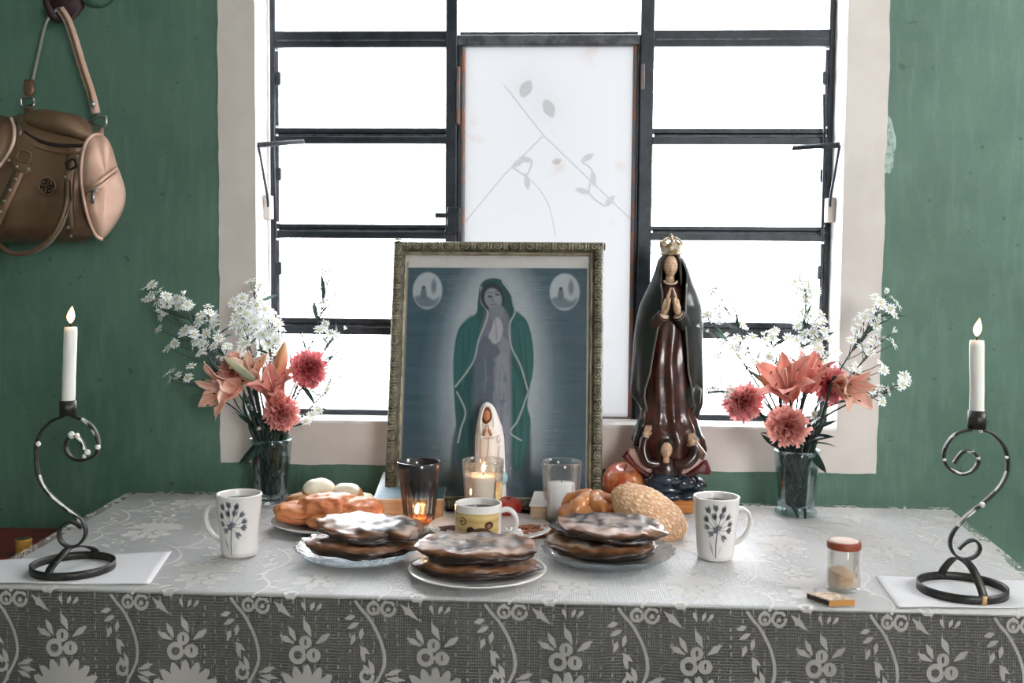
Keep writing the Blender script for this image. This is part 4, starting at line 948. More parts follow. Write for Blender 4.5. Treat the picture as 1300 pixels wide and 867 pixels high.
# the print: a plain veiled figure in a pale glow on blue grey, with two small oval scenes
def C_(px, py):
    t = (py - 322) / 318; l = 517 - 14 * t; r = 755 - 4 * t; return (px - l) / (r - l) * 240, py - 322
def CP(*p): return [C_(*q) for q in p]
PA = Art(0, 240, 0, 318, 300, 398, (60, 84, 98)); r9 = random.Random(9)
for k in range(260):
    y = r9.uniform(20, 318); x = r9.uniform(-20, 220); L_ = r9.uniform(30, 120); c = r9.choice([(48, 74, 90), (74, 98, 112), (66, 92, 104), (52, 76, 90)]); PA.line([(x, y), (x + L_ / 2, y + r9.uniform(-2, 2)), (x + L_, y + r9.uniform(-2, 2))], 2.2, c, 2.5, .4, False)
PA.ell(*C_(628, 500), 82, 168, (110, 124, 136), 30, .8); PA.ell(*C_(630, 495), 62, 158, (166, 172, 180), 30, .95); PA.ell(*C_(630, 470), 48, 118, (184, 186, 192), 24, .8)
for k in range(70):
    y = 30 + k * 4.1; PA.line([(r9.uniform(40, 70), y), (120, y + r9.uniform(-3, 3)), (r9.uniform(170, 200), y)], 1., (140, 146, 158), 1.6, .35, False)
T1, T2 = (34, 92, 92), (26, 74, 78); SK = (140, 142, 152)
PA.poly(CP((612, 640), (580, 640), (572, 600), (581, 545), (606, 520), (660, 520), (676, 548), (668, 640)), (58, 78, 92), 4)
PA.poly(CP((613, 362), (624, 354), (640, 356), (651, 372), (656, 394), (672, 410), (679, 438), (680, 470), (672, 520), (676, 545), (664, 600), (640, 640), (590, 640), (581, 560), (577, 500), (578, 450), (586, 418), (606, 402), (609, 384)), T2, 1.6)
PA.poly(CP((590, 415), (606, 404), (612, 430), (600, 470), (580, 498), (578, 455)), T1, 4); PA.poly(CP((656, 400), (672, 414), (679, 445), (676, 490), (655, 460)), T1, 4); PA.poly(CP((652, 470), (668, 510), (674, 548), (662, 600), (648, 560)), T1, 4)
PA.poly(CP((622, 396), (640, 392), (650, 410), (652, 450), (650, 520), (648, 630), (604, 630), (606, 520), (610, 440)), (112, 112, 126), 5)
PA.poly(CP((608, 440), (626, 452), (624, 520), (618, 630), (598, 630), (602, 500)), (86, 96, 110), 6); PA.poly(CP((634, 450), (648, 456), (650, 560), (640, 620), (630, 540)), (140, 140, 152), 6)
for k in range(26):
    x = r9.uniform(606, 648); y = r9.uniform(450, 560); PA.line([C_(x, y), C_(x + r9.uniform(-3, 3), y + 30), C_(x + r9.uniform(-6, 6), y + r9.uniform(50, 75))], r9.uniform(1, 2.2), r9.choice([(92, 92, 108), (138, 136, 150), (82, 86, 102)]), 2, .5)
for x0, y0, x1, y1 in ((590, 430, 584, 500), (598, 420, 590, 480), (668, 430, 670, 500), (660, 420, 664, 480), (586, 520, 588, 600), (596, 500, 600, 610), (664, 520, 660, 600), (655, 500, 652, 600), (618, 366, 612, 400), (646, 370, 652, 402)):
    PA.line([C_(x0, y0), C_((x0 + x1) / 2 + 2, (y0 + y1) / 2), C_(x1, y1)], 2.2, (18, 58, 62), 3, .55); PA.line([C_(x0 + 4, y0), C_((x0 + x1) / 2 + 6, (y0 + y1) / 2), C_(x1 + 4, y1)], 1.6, (52, 112, 110), 3, .4)
for k in range(60):
    x, y = r9.uniform(604, 646), r9.uniform(450, 625); PA.ell(*C_(x, y), r9.uniform(1, 3), r9.uniform(2, 5), r9.choice([(76, 88, 102), (128, 130, 142), (98, 106, 120)]), 2, .5)
for ln in (((641, 358), (654, 378), (657, 398), (650, 416), (652, 444), (664, 470), (673, 502)), ((614, 366), (614, 386), (622, 402), (610, 436), (602, 466), (579, 498)), ((581, 505), (592, 530), (586, 552), (582, 570)), ((673, 505), (660, 540), (650, 556), (664, 566))): PA.line(CP(*ln), 2.0, (168, 172, 172), 1.1)
PA.ell(*C_(628, 379), 15.5, 20, (38, 42, 52), 2, 1, -.25); PA.poly(CP((624, 392), (637, 390), (640, 408), (626, 410)), (118, 120, 132), 2.5); PA.ell(*C_(629, 381), 10.8, 14.5, SK, 2, 1, -.3); PA.ell(*C_(625, 384), 5, 9, (122, 124, 136), 5, .7, -.3)
PA.poly(CP((626, 392), (640, 390), (642, 402), (628, 406)), (122, 122, 134), 3); PA.ell(*C_(624.5, 378), 2.7, 1.4, (50, 50, 60), 1.2, 1, .2); PA.ell(*C_(634.5, 375.5), 2.7, 1.4, (50, 50, 60), 1.2, 1, .2); PA.line(CP((621, 374), (624, 372.5), (628, 374)), 1, (60, 60, 70), 1, .9); PA.line(CP((631, 373), (635, 371), (638, 372)), 1, (60, 60, 70), 1, .9); PA.line(CP((629, 377), (628, 384), (630, 385)), 1, (96, 96, 108), 1.2); PA.line(CP((627, 389), (633, 388)), 1.4, (92, 84, 96), 1, .9)
PA.poly(CP((630, 410), (636, 406), (641, 418), (638, 436), (626, 442), (622, 434), (627, 420)), (168, 166, 172), 2); PA.line(CP((632, 410), (633, 436)), .9, (110, 110, 122), 1)
PA.poly(CP((618, 430), (628, 440), (638, 452), (622, 462), (612, 450)), (92, 96, 110), 3); PA.poly(CP((640, 432), (650, 440), (648, 456), (638, 450)), (134, 132, 142), 3)
PA.poly(CP((560, 612), (590, 602), (625, 618), (665, 604), (700, 616), (700, 645), (560, 645)), (62, 80, 94), 10, .9); PA.poly(CP((590, 626), (625, 616), (660, 628), (650, 645), (600, 645)), (44, 58, 70), 6)
for cx, s in ((544, 1), (721, -1)):
    X, Y = C_(cx, 371); PA.ell(X, Y, 19.5, 25, (150, 158, 166), 1.5); PA.ell(X, Y, 18.4, 23.8, (172, 178, 184), 1.5); PA.poly([(X - 17, Y + 10), (X - 4, Y + 6), (X + 8, Y + 12), (X + 16, Y + 8), (X + 10, Y + 20), (X - 8, Y + 21)], (104, 116, 126), 4); PA.ell(X - 5, Y + 4, 4, 8, (96, 104, 116), 3); PA.ell(X - 5, Y - 4, 2.4, 2.6, (62, 70, 80), 1.5); PA.ell(X + 8, Y - 6, 3.6, 10, (112, 120, 132), 3)
PA.poly([(-5, -5), (245, -5), (245, 17), (-5, 18)], (204, 198, 194), .8, 1, False); PA.line([(54, 0), (54, 17)], .8, (170, 164, 160), 1, .6, False)
PA.poly([(-5, 10), (3.5, 10), (3.0, 325), (-5, 325)], (150, 146, 140), 1, 1, False); PA.poly([(235, 10), (245, 10), (245, 325), (236, 325)], (196, 190, 184), 1, 1, False)
m_pr = mat('faded_print', (0, 0, 0), .45, attr=True, ns=70.)
x0_, x1_, z0_, z1_ = -hw_ + mw_ - .002, hw_ - mw_ + .002, mw_ - .002, FH - mw_ + .002
part('print', art_mesh(PA, lambda u, v: Vector((x0_ + (x1_ - x0_) * u, .0055 + .0006 * math.sin(v * 60 + 2 * math.sin(u * 5)), z1_ - (z1_ - z0_) * v))), m_pr, fr_, True, WM[fr_.name])
part('glass', box(x0_, x1_, .0022, .0038, z0_, z1_), glass('picture_glass', (.985, .99, .99), .35), fr_, False, WM[fr_.name])

# ------------------------------------------------------------------ plaster statue
SY = -.088; SK_ = .001545
blk = thing('wooden_block', 'orange wooden block under the plaster statue', 'block', Vector((at(848, 655, -.1).x, -.09, TT)))
bz1 = at(850, 634, -.142).z
part('block', box(at(806, 650, -.142).x, at(880, 650, -.142).x, -.142, -.030, TT, bz1, .002), mat('orange_wood', S(206, 134, 58), .4, col2=S(176, 104, 40), ns=6., stretch=(1, 8, 30)), blk, False)
st = thing('statue', 'painted plaster statue of a crowned veiled woman praying above an angel', 'statue', Vector((at(849, 640, SY).x, SY, bz1)))
m_mantle = mat('dark_green_glaze', S(36, 42, 41), .38, col2=S(24, 25, 24), ns=14., coat=.25, bump=.1)
m_dress = mat('red_brown_glaze', S(84, 40, 30), .32, col2=S(48, 26, 22), ns=30., coat=.5, bump=.25, bs=150.)
m_skin = mat('painted_skin', S(208, 172, 142), .35); m_hair = mat('painted_hair', S(40, 30, 26), .5); m_cuff = mat('pale_cuff', S(206, 180, 160), .4)
m_crown = mat('worn_gilt', S(206, 196, 178), .4, .3, col2=S(140, 112, 72), ns=70., nlo=.4, nhi=.6); m_blue = mat('dark_blue_glaze', S(46, 62, 78), .22, col2=S(26, 34, 44), ns=18., coat=.6)
m_wing = mat('pink_wing', S(206, 168, 158), .4); m_wred = mat('red_wing_tip', S(112, 34, 32), .4, col2=S(70, 26, 26), ns=40.)
def interp(rows, py): 
    a = np.array(rows, float); return [float(np.interp(py, a[:, 0], a[:, i])) for i in range(1, a.shape[1])]
def sp(px, py, dy=0.): return at(px, py, SY + dy)
MR = [(319, 852, 3, 10, 1.0), (323, 852, 11, 10, .95), (330, 852, 17, 48, .9), (345, 853, 22, 50, .8), (358, 853, 27, 36, .84), (372, 853, 34, 25, .86), (388, 852, 40, 21, .84), (410, 850, 42.5, 23, .80), (440, 848, 43.5, 28, .72), (470, 847, 44.5, 32, .64), (490, 846.5, 45, 38, .55), (503, 847, 44, 42, .55), (514, 850, 41, 48, .55), (526, 851, 36, 55, .55), (536, 851, 32, 62, .55)]
def mantle(u, v):
    py = 319 + (536 - 319) * (v ** .9); cx, rx, ph, e = interp(MR, py); ph = math.radians(ph); th = ph + u * (2 * PI - 2 * ph)
    low = max(0, min(1, (py - 400) / 100)); k = 1 + .035 * low * math.sin(th * 9 + 1) + .02 * nz((math.cos(th), math.sin(th), py * .02), 2.2, 4)
    lift = 0 if u > .5 else 0
    c = sp(cx, py + (9 * math.sin(th * 3.2 + .6) + 5 * math.sin(th * 7)) * max(0, (v - .82) / .18)); return c + Vector((math.sin(th) * rx * SK_ * k * -1, -math.cos(th) * rx * e * SK_ * k, 0))
o = part('mantle', grid(96, 60, mantle), m_mantle, st); md = o.modifiers.new('thick', 'SOLIDIFY'); md.thickness = .003; md.offset = -1
for s in (0, 1):     # rolled edges of the mantle
    part('mantle_hem', tube([mantle(s, v) + Vector((0, -.0006, 0)) for v in np.linspace(.16, 1, 40)], .0019, 6), mat('mantle_hem_glaze', S(96, 100, 92), .3, coat=.5) if s == 0 else bpy.data.materials['mantle_hem_glaze'], st)
DR = [(356, 851, 7), (366, 851, 17), (385, 851, 25), (405, 850, 27), (430, 849, 28), (460, 848, 30), (495, 848, 32), (525, 848, 33), (540, 848, 38), (556, 849, 43), (572, 850, 43), (588, 850, 38), (606, 849, 30)]
def dress(u, v):
    py = 356 + 250 * v; cx, rx = interp(DR, py); th = u * 2 * PI; low = max(0, min(1, (py - 395) / 60))
    k = 1 + low * (.05 * math.sin(th * 11 + .8 * math.sin(py * .03)) + .05 * nz((math.cos(th), math.sin(th), py * .012), 3, 7)) + (.10 * nz((math.cos(th), math.sin(th), py * .03), 2.4, 9) if py > 530 else 0)
    return sp(cx, py) + Vector((math.sin(th) * rx * SK_ * k, -math.cos(th) * rx * (.66 if py < 540 else .72) * SK_ * k, 0))
part('dress', grid(96, 70, dress, True, True, True), m_dress, st)
hd = sp(851, 338, -.010)
def headf(d): return 1 - .16 * max(0, -d.z) ** 1.4 * (abs(d.x)) + .05 * max(0, -d.y)
head = part('face', join(blob(hd, (.0150, .0165, .0218), headf, 40, 28), blob(hd + Vector((0, -.0172, -.0035)), (.0022, .0034, .0048), None, 12, 8), tube([hd + Vector((0, .002, -.012)), hd + Vector((0, .003, -.034))], [.0085, .0095], 14)), m_skin, st)
for s in (-1, 1):
    part('eye', blob(hd + Vector((s * .0055, -.0150, .0012)), (.0026, .0012, .0011), None, 10, 6), m_hair, head); part('eyebrow', tube([hd + Vector((s * .0028, -.0162, .0052)), hd + Vector((s * .0060, -.0152, .0062)), hd + Vector((s * .0092, -.0125, .0048))], .0006, 5), m_hair, head)
part('mouth', blob(hd + Vector((0, -.0152, -.0105)), (.0032, .0014, .0011), None, 10, 6), mat('painted_lips', S(158, 88, 80), .4), head)
def hairf(u, v):
    a = math.radians(52) + u * (2 * PI - 2 * math.radians(52)); z = .0245 - .062 * v; r = .0178 * (1 - .75 * max(0, 1 - v / .28) ** 2) + .004 * v
    return hd + Vector((math.sin(a) * r * 1.02, .002 - math.cos(a) * r * .98 - .004 * max(0, 1 - v / .3), z))
o = part('hair', grid(40, 24, hairf), m_hair, st); md = o.modifiers.new('thick', 'SOLIDIFY'); md.thickness = .003; md.offset = -1
part('collar', tube(cr([hd + Vector((math.sin(a) * .0125, -.010 - math.cos(a) * .008 + .004, -.0285 - .006 * math.cos(a))) for a in np.linspace(-1.5, 1.5, 9)], 4), .0022, 8), m_cuff, st)
def crown(u, v):
    a = u * 2 * PI; r = .0205 + .003 * v; z = .012 * 0 + v * (.018 + .010 * (abs(math.cos(a * 2.5)) ** 2)); return sp(852, 324, -.002) + Vector((math.sin(a) * r * (1 - .12 * (1 - v)), -math.cos(a) * r * .85, z))
cw_ = part('crown', join(grid(60, 6, crown, True), lathe([(.019, 0), (.0215, .001), (.0215, .005), (.019, .006)], 40, sp(852, 324, -.002))), m_crown, st); md = cw_.modifiers.new('thick', 'SOLIDIFY'); md.thickness = .002
for k in range(5):
    a = k / 5 * 2 * PI; part('crown_arch', tube(cr([sp(852, 324, -.002) + Vector((math.sin(a) * r, -math.cos(a) * r * .85, z)) for r, z in ((.022, .018), (.017, .028), (.008, .0335), (0, .035))], 4), .0022, 6), m_crown, cw_)
part('crown_finial', blob(sp(852, 300, -.002), (.004, .004, .005), None, 12, 8), m_crown, cw_)
# praying arms: a sleeve, cuff, palm, thumb and four fingers each
for s in (-1, 1):
    sh, el, wr = sp(851 + s * 20, 388, -.012), sp(851 + s * 19, 411, -.034), sp(852 + s * 9, 399, -.054)
    part('sleeve', tube(cr([sh, sh.lerp(el, .6) + Vector((s * .004, 0, 0)), el, el.lerp(wr, .6), wr], 5), [.011, .014, .0145, .0135, .0115], 14), m_dress if s < 0 else m_mantle, st)
    part('cuff', tube([wr + (el - wr) * .12, wr], [.0125, .0105], 14), m_cuff, st)
    tip = sp(853 + s * 1.4, 365, -.052); ax = (tip - wr); V, F = tube([wr, wr + ax * .25, wr + ax * .55], [.0055, .0075, .0066], 10)
    for k in range(4):
        oy = -.0058 + .0042 * k; ln = (.86, 1.0, .97, .84)[k]; b0 = wr + ax * .42 + Vector((0, oy, 0)); V, F = join((V, F), tube([b0, wr + ax * .72 * ln + Vector((s * .0012, oy, 0)), wr + ax * ln + Vector((-s * .0006, oy * .9, 0))], [.0026, .0025, .0016], 8))
    V, F = join((V, F), tube([wr + ax * .2 + Vector((-s * .001, -.006, 0)), wr + ax * .45 + Vector((-s * .003, -.0105, 0)), wr + ax * .62 + Vector((-s * .002, -.0095, 0))], [.003, .0028, .0018], 8))
    part('hand', (V, F), m_skin, st)
# angel at the base
ah = sp(846, 571, -.062)
a_f = part('angel_face', join(blob(ah, (.0115, .0125, .0165), headf, 28, 20), blob(ah + Vector((0, -.013, -.002)), (.0018, .0026, .0036), None, 10, 6), tube([ah + Vector((0, .002, -.010)), ah + Vector((0, .006, -.024))], [.006, .007], 10)), m_skin, st)
for s in (-1, 1):
    part('eye', blob(ah + Vector((s * .0043, -.0114, .0012)), (.002, .001, .0009), None, 8, 6), m_hair, a_f)
part('mouth', blob(ah + Vector((0, -.0117, -.0078)), (.0022, .001, .0008), None, 8, 6), bpy.data.materials['painted_lips'], a_f)
part('angel_hair', blob(ah + Vector((0, .0050, .0058)), (.0150, .0130, .0155), lambda d: 1 + .10 * nz(d, 5, 3), 32, 22), m_hair, st)
m_tunic = mat('dark_red_tunic', S(62, 30, 26), .3, col2=S(40, 22, 20), ns=30., coat=.5)
part('angel_torso', blob(sp(846, 598, -.040), (.027, .020, .030), lambda d: 1 + .05 * nz(d, 4, 6), 32, 22), m_tunic, st)
for pts, r in (([(838, 589, -.050), (822, 586, -.050), (817, 570, -.048), (820, 556, -.044)], [.009, .011, .010, .008]), ([(856, 589, -.050), (872, 588, -.052), (882, 577, -.050), (880, 566, -.046)], [.009, .011, .010, .008])):
    P = [sp(*q) for q in pts]; part('angel_arm', tube(cr(P, 6), r, 12), m_tunic, st); d = (P[-1] - P[-2]).normalized()
    V, F = tube([P[-1] - d * .002, P[-1] + d * .008, P[-1] + d * .015], [.0055, .0065, .004], 8)
    for k in range(4): V, F = join((V, F), tube([P[-1] + d * .010 + Vector((-.005 + .0032 * k, -.002, 0)), P[-1] + d * .020 + Vector((-.005 + .0034 * k, -.004, 0)), P[-1] + d * .025 + Vector((-.004 + .003 * k, -.002, 0))], [.0019, .0018, .001], 6))
    V, F = join((V, F), tube([P[-1] + d * .004 + Vector((.004, -.003, 0)), P[-1] + d * .012 + Vector((.008, -.006, 0))], [.0022, .0014], 6))
    part('angel_hand', (V, F), m_skin, st)
def wing(pts, red, dy):
    o = part('wing', inflate([sp(x, y, dy) for x, y in pts], FWD, .010, 5, .3), m_wing, st); part('wing_tip', inflate([sp(x, y, dy - .006) for x, y in red], FWD, .009, 5, .4), m_wred, o)
wing([(832, 594), (822, 584), (808, 570), (798, 568), (796, 578), (806, 590), (820, 600), (830, 604)], [(796, 572), (790, 580), (800, 590), (812, 600), (826, 612), (834, 614), (828, 603), (814, 596), (803, 585)], -.028)
wing([(860, 596), (872, 590), (886, 578), (893, 578), (896, 586), (884, 594), (870, 602), (862, 605)], [(860, 608), (874, 598), (890, 586), (898, 582), (903, 598), (901, 603), (886, 601), (872, 608)], -.028)
part('hem_fold', inflate([sp(x, y, -.030) for x, y in ((868, 548), (884, 558), (897, 576), (893, 586), (882, 578), (872, 566), (862, 562))], FWD, .014, 5, .4), mat('gilt_brown_hem', S(150, 116, 92), .3, col2=S(92, 58, 46), ns=40., coat=.5), st)
part('train_fold', inflate([sp(x, y, -.010) for x, y in ((810, 530), (822, 528), (824, 548), (812, 566), (803, 566), (805, 550))], FWD, .016, 5, .6), m_mantle, st); part('train_fold', inflate([sp(x, y, -.004) for x, y in ((872, 524), (886, 536), (893, 556), (890, 574), (878, 566), (868, 546))], FWD, .018, 5, .6), m_mantle, st)
part('robe_tail', inflate([sp(x, y, -.018) for x, y in ((872, 486), (884, 480), (891, 496), (889, 514), (878, 518), (866, 512), (864, 498))], FWD, .012, 5, .5), m_mantle, st)
for k, (x, y, rx, rz, dy) in enumerate(((846, 622, 28, 12, -.030), (832, 612, 15, 10, -.038), (866, 613, 18, 11, -.036), (884, 616, 13, 11, -.024), (826, 628, 12, 7, -.034), (850, 630, 16, 6.5, -.046), (873, 629, 18, 7, -.040), (890, 630, 8, 6, -.026), (845, 608, 22, 9, -.046))):
    part('cloud', blob(sp(x, y, dy), (rx * SK_, .020, rz * SK_), lambda d: 1 + .06 * nz(d, 3, k), 28, 18), m_blue, st)
part('foot', lathe([(.0, bz1 - .0), (.050, bz1), (.052, bz1 + .010), (.040, bz1 + .022), (0, bz1 + .022)], 32, Vector((at(855, 632, SY).x, SY, 0))), m_blue, st)

# ------------------------------------------------------------------ small white figurine behind the middle candle glass
GY = -.172; gk = (GY - CAM.y) / 1300
fg = thing('figurine', 'small white hooded figurine with gold beads behind the middle candle glass', 'figurine', Vector((at(621, 650, GY).x, GY, TT)))
gp = lambda px, py, dy=0.: at(px, py, GY + dy)
m_fw = mat('white_resin', S(236, 230, 226), .35, sss=.15); m_fg = mat('gold_line', S(196, 138, 84), .4); m_fs = mat('brown_painted_skin', S(196, 128, 84), .5); m_fh = mat('brown_painted_hair', S(112, 56, 30), .5); m_lb = mat('pale_blue_globe', S(160, 196, 206), .3)
GRR = [(510.5, 618.5, 1.5), (513, 618.5, 6), (519, 619, 10), (530, 620, 13), (541, 621, 16.5), (556, 621.5, 18.6), (590, 622, 19.2), (620, 623, 19.6), (648, 624, 19)]
zlo = TT
def figb(u, v):
    py = 510.5 + 137.5 * v; cx, rx = interp(GRR, py); th = u * 2 * PI; k = 1 + (.03 * math.sin(th * 10) if py > 550 else 0)
    p = gp(cx, py) + Vector((math.sin(th) * rx * gk * k, -math.cos(th) * rx * .75 * gk * k, 0)); p.z = max(p.z, zlo); return p
part('robe', grid(56, 50, figb, True, True, True), m_fw, fg)
part('hair', blob(gp(618, 530, -.0105), (6.6 * gk, .0075, 13.5 * gk), None, 24, 16), m_fh, fg)
ff = part('face', join(blob(gp(618, 527.5, -.0150), (4.3 * gk, .0055, 7 * gk), None, 24, 16), blob(gp(618, 528, -.0205), (.0009, .0012, .0020), None, 8, 6)), m_fs, fg)
for s in (-1, 1): part('eye', blob(gp(618 + s * 1.7, 526, -.0192), (.0010, .0006, .0005), None, 8, 6), m_fh, ff)
part('mouth', blob(gp(618, 531.3, -.0195), (.0012, .0005, .0004), None, 8, 6), m_fh, ff)
part('hood_rim', tube(cr([gp(*q, -.0155) for q in ((611, 552), (610, 540), (611.5, 526), (614.5, 517.5), (618.3, 515), (622.5, 517.5), (625.5, 526), (626.5, 540), (625.5, 552))], 5), .0022, 8), m_fw, fg)
for s in (-1, 1):
    w0, t0 = gp(618.5 + s * 5, 553, -.0200), gp(618.5 + s * .7, 539, -.0245); V, F = tube([w0, w0.lerp(t0, .5)], [.0028, .0030], 8)
    for k in range(4): V, F = join((V, F), tube([w0.lerp(t0, .4) + Vector((0, -.0016 + .0014 * k, 0)), w0.lerp(t0, (.9, 1, .98, .88)[k]) + Vector((0, -.0016 + .0013 * k, 0))], [.0010, .0006], 6))
    V, F = join((V, F), tube([w0.lerp(t0, .25) + Vector((0, -.002, 0)), w0.lerp(t0, .55) + Vector((-s * .0008, -.0036, 0))], [.0011, .0007], 6)); part('hand', (V, F), m_fs, fg)
    part('cuff', tube([gp(618.5 + s * 11, 550, -.0150), gp(618.5 + s * 7, 555, -.0190), w0], [.0040, .0044, .0036], 8), m_fw, fg)
def onrobe(pts, dy=-.0008):
    out = []
    for x, y in pts:
        cx, rx = interp(GRR, y); q = max(-.98, min(.98, (x - cx) / rx)); out.append(gp(x, y, -math.sqrt(1 - q * q) * rx * .75 * gk + dy - .0006))
    return out
part('beads', tube(onrobe([(p.x, p.y) for p in cr([(x, y, 0) for x, y in ((612, 552), (610, 566), (610, 580), (613.5, 586), (618, 580), (620, 566), (620, 554))], 6)]), .0007, 6), m_fg, fg)
for pts in (((607, 540), (605.5, 556), (606, 572)), ((612, 555), (619, 557), (626, 555)), ((634, 552), (631, 556), (632, 562), (635, 558)), ((634, 566), (632, 578), (633, 588))): part('gold_line', tube(onrobe([(p.x, p.y) for p in cr([(x, y, 0) for x, y in pts], 5)]), .0006, 6), m_fg, fg)
part('globe', blob(gp(635, 607, -.020), (.0145, .0135, .0150), None, 32, 20), m_lb, fg, label='pale blue ball at the foot')
part('stand', lathe([(0, 0), (.027, 0), (.028, .004), (.026, .012), (0, .012)], 40, Vector((at(624, 645, GY).x, GY, TT))), m_fw, fg)

# ------------------------------------------------------------------ handbag on its hook
m_lea = mat('bronze_leather', S(128, 100, 78), .42, .25, col2=S(104, 78, 58), ns=7., bump=.25, bs=90.); m_pearl_lit = mat('lit_pearl_leather', S(214, 184, 168), .42, .15, col2=S(190, 152, 132), ns=6., bump=.15, bs=90.)  # pearl tone has the window light on the pocket mixed into it
m_dk = mat('dark_lining', S(34, 26, 22), .8); m_metal = mat('tarnished_steel', S(170, 168, 164), .3, .9); m_strapg = mat('grey_strap_edge', S(130, 132, 122), .5, .1)
BY = -.085
bp = lambda px, py, dy=0.: at(px, py, BY + dy)
bag = thing('handbag', 'bronze leather handbag hanging by its strap on the green wall', 'handbag', bp(60, 300))
BR = [(142, 42, 78, .016), (147, 14, 104, .030), (160, 4, 118, .042), (185, -14, 124, .052), (225, -40, 127, .062), (262, -60, 126, .068), (290, -66, 122, .066), (302, -58, 116, .052), (308, -44, 104, .022)]
def bagf(u, v):
    py = 142 + 166 * v; l, r, d = interp(BR, py); th = u * 2 * PI; c, s = math.cos(th), math.sin(th); e = .62
    x = (l + r) / 2 + (r - l) / 2 * math.copysign(abs(c) ** e, c); y = math.copysign(abs(s) ** .8, s) * d
    wob_ = .006 * nz((x * .02, s * .6, py * .02), 1.6, 5) + .003 * math.sin(x * .12 + py * .03) * v; return bp(x, py, y + wob_)
part('body', grid(88, 44, bagf, True, True, True), m_lea, bag)
def bx(px, py): 
    """a point on the bag's front"""
    l, r, d = interp(BR, py); q = max(-.97, min(.97, (px - (l + r) / 2) / ((r - l) / 2))); return bp(px, py, -d * (1 - abs(q) ** 3.2) ** .4 - .003)
def on_bag(pts, n=5): return [bx(p.x, p.y) for p in cr([(x, y, 0) for x, y in pts], n)]
part('top_flap', join(tube(cr([bp(36, 150, -.034), bp(56, 152, -.042), bp(80, 158, -.046), bp(100, 167, -.044), bp(122, 178, -.034)], 6), [.012, .021, .022, .016, .008], 16)), m_lea, bag)
part('zipper_gap', strip(on_bag([(30, 167), (48, 178), (72, 184), (96, 185), (114, 184)]), (0, 0, 1), .007, .003), m_dk, bag)
part('zip_binding', strip([p + Vector((0, -.001, -.006)) for p in on_bag([(28, 170), (46, 182), (72, 189), (98, 190), (116, 188)])], (0, 0, 1), .0055, .003), m_pearl_lit if False else m_lea, bag)
part('zipper_pull', join(tube(on_bag([(18, 155), (23, 155), (26, 159)]), .0025, 8), strip([bx(25, 158) + Vector((0, -.003, 0)), bx(27, 166) + Vector((0, -.003, 0)), bx(26, 172) + Vector((0, -.003, 0))], (1, 0, 0), .005, .002)), m_metal, bag)
# side pockets
rp = [(120, 172, -.045), (112, 178, -.060), (106, 195, -.072), (104, 222, -.078), (107, 250, -.078), (113, 276, -.074), (122, 298, -.064), (130, 303, -.054), (142, 292, -.030), (156, 268, -.012), (160, 246, -.006), (155, 226, -.008), (149, 210, -.010), (144, 192, -.014), (138, 178, -.026), (130, 171, -.036)]
rpw = cr([bp(*q) for q in rp], 4, True); pk = part('side_pocket', inflate(rpw, Vector((.55, -.8, .1)).normalized(), .030, 9, .3, .35, 3), m_pearl_lit, bag, label='pearl leather side pocket with window light in its pale tone')
part('piping', tube(cr([bp(q[0], q[1], q[2] - .004) for q in ((130, 171, -.036), (120, 171, -.046), (111, 178, -.061), (105, 195, -.073), (103, 222, -.080), (106, 250, -.080), (112, 276, -.076), (121, 298, -.066), (130, 304, -.055))], 6), .0034, 8), m_pearl_lit, pk)
for o_ in (0, 7): part('seam_band', tube(cr([bp(110, 238 + o_, -.099), bp(120, 234 + o_, -.108), bp(132, 226 + o_, -.094), bp(148, 213 + o_, -.040)], 6), .0032, 8), m_pearl_lit, pk)
part('zipper_pull', join(tube([bp(113, 243, -.106), bp(123, 242, -.112)], .003, 8), strip([bp(117, 244, -.115), bp(118, 252, -.115), bp(117, 258, -.113)], (1, 0, 0), .006, .002)), m_metal, pk)
lp = [(14, 150, -.03), (18, 162, -.04), (17, 180, -.05), (10, 196, -.055), (-2, 212, -.055), (-20, 224, -.05), (-44, 220, -.03), (-52, 190, -.01), (-40, 160, -.005), (-14, 146, -.01)]
lpk = part('side_pocket', inflate(cr([bp(*q) for q in lp], 4, True), Vector((-.5, -.85, 0)).normalized(), .026, 8, .3, .3, 6), m_lea, bag)
part('piping', tube(cr([bp(q[0], q[1], q[2] - .006) for q in lp[:6]], 6), .0036, 8), m_pearl_lit, lpk)
# front straps with buckles, studs and hanging handle
def strap(nm, pts, w, mt, dy=-.003, th=.004): return part(nm, strip([p + Vector((0, dy, 0)) for p in on_bag(pts, 6)], [Vector((1, 0, .35))] * ((len(pts) - 1) * 6 + 1), w, th), mt, bag)
s1 = strap('front_strap', [(30, 206), (22, 226), (11, 250), (0, 272), (-8, 292)], .022, m_lea); s2 = strap('front_strap', [(92, 196), (90, 220), (88, 250), (90, 280), (92, 298)], .018, m_lea)
def ringp(c, w, h, r, tilt, mt, nm, par, n=24):
    pts = []
    for i in range(n):
        a = i / n * 2 * PI; x = math.copysign(abs(math.cos(a)) ** .5, math.cos(a)) * w / 2; z = math.copysign(abs(math.sin(a)) ** .5, math.sin(a)) * h / 2
        pts.append(c + Vector((x * math.cos(tilt) - z * math.sin(tilt), -.004, x * math.sin(tilt) + z * math.cos(tilt))))
    pts.append(pts[0]); return part(nm, tube(pts, r, 8), mt, par)
ringp(bx(33, 199) + Vector((0, -.004, 0)), .027, .021, .0022, -.35, m_lea, 'buckle', s1); ringp(bx(93, 209) + Vector((0, -.004, 0)), .019, .017, .0022, .5, m_dk, 'buckle', s2)
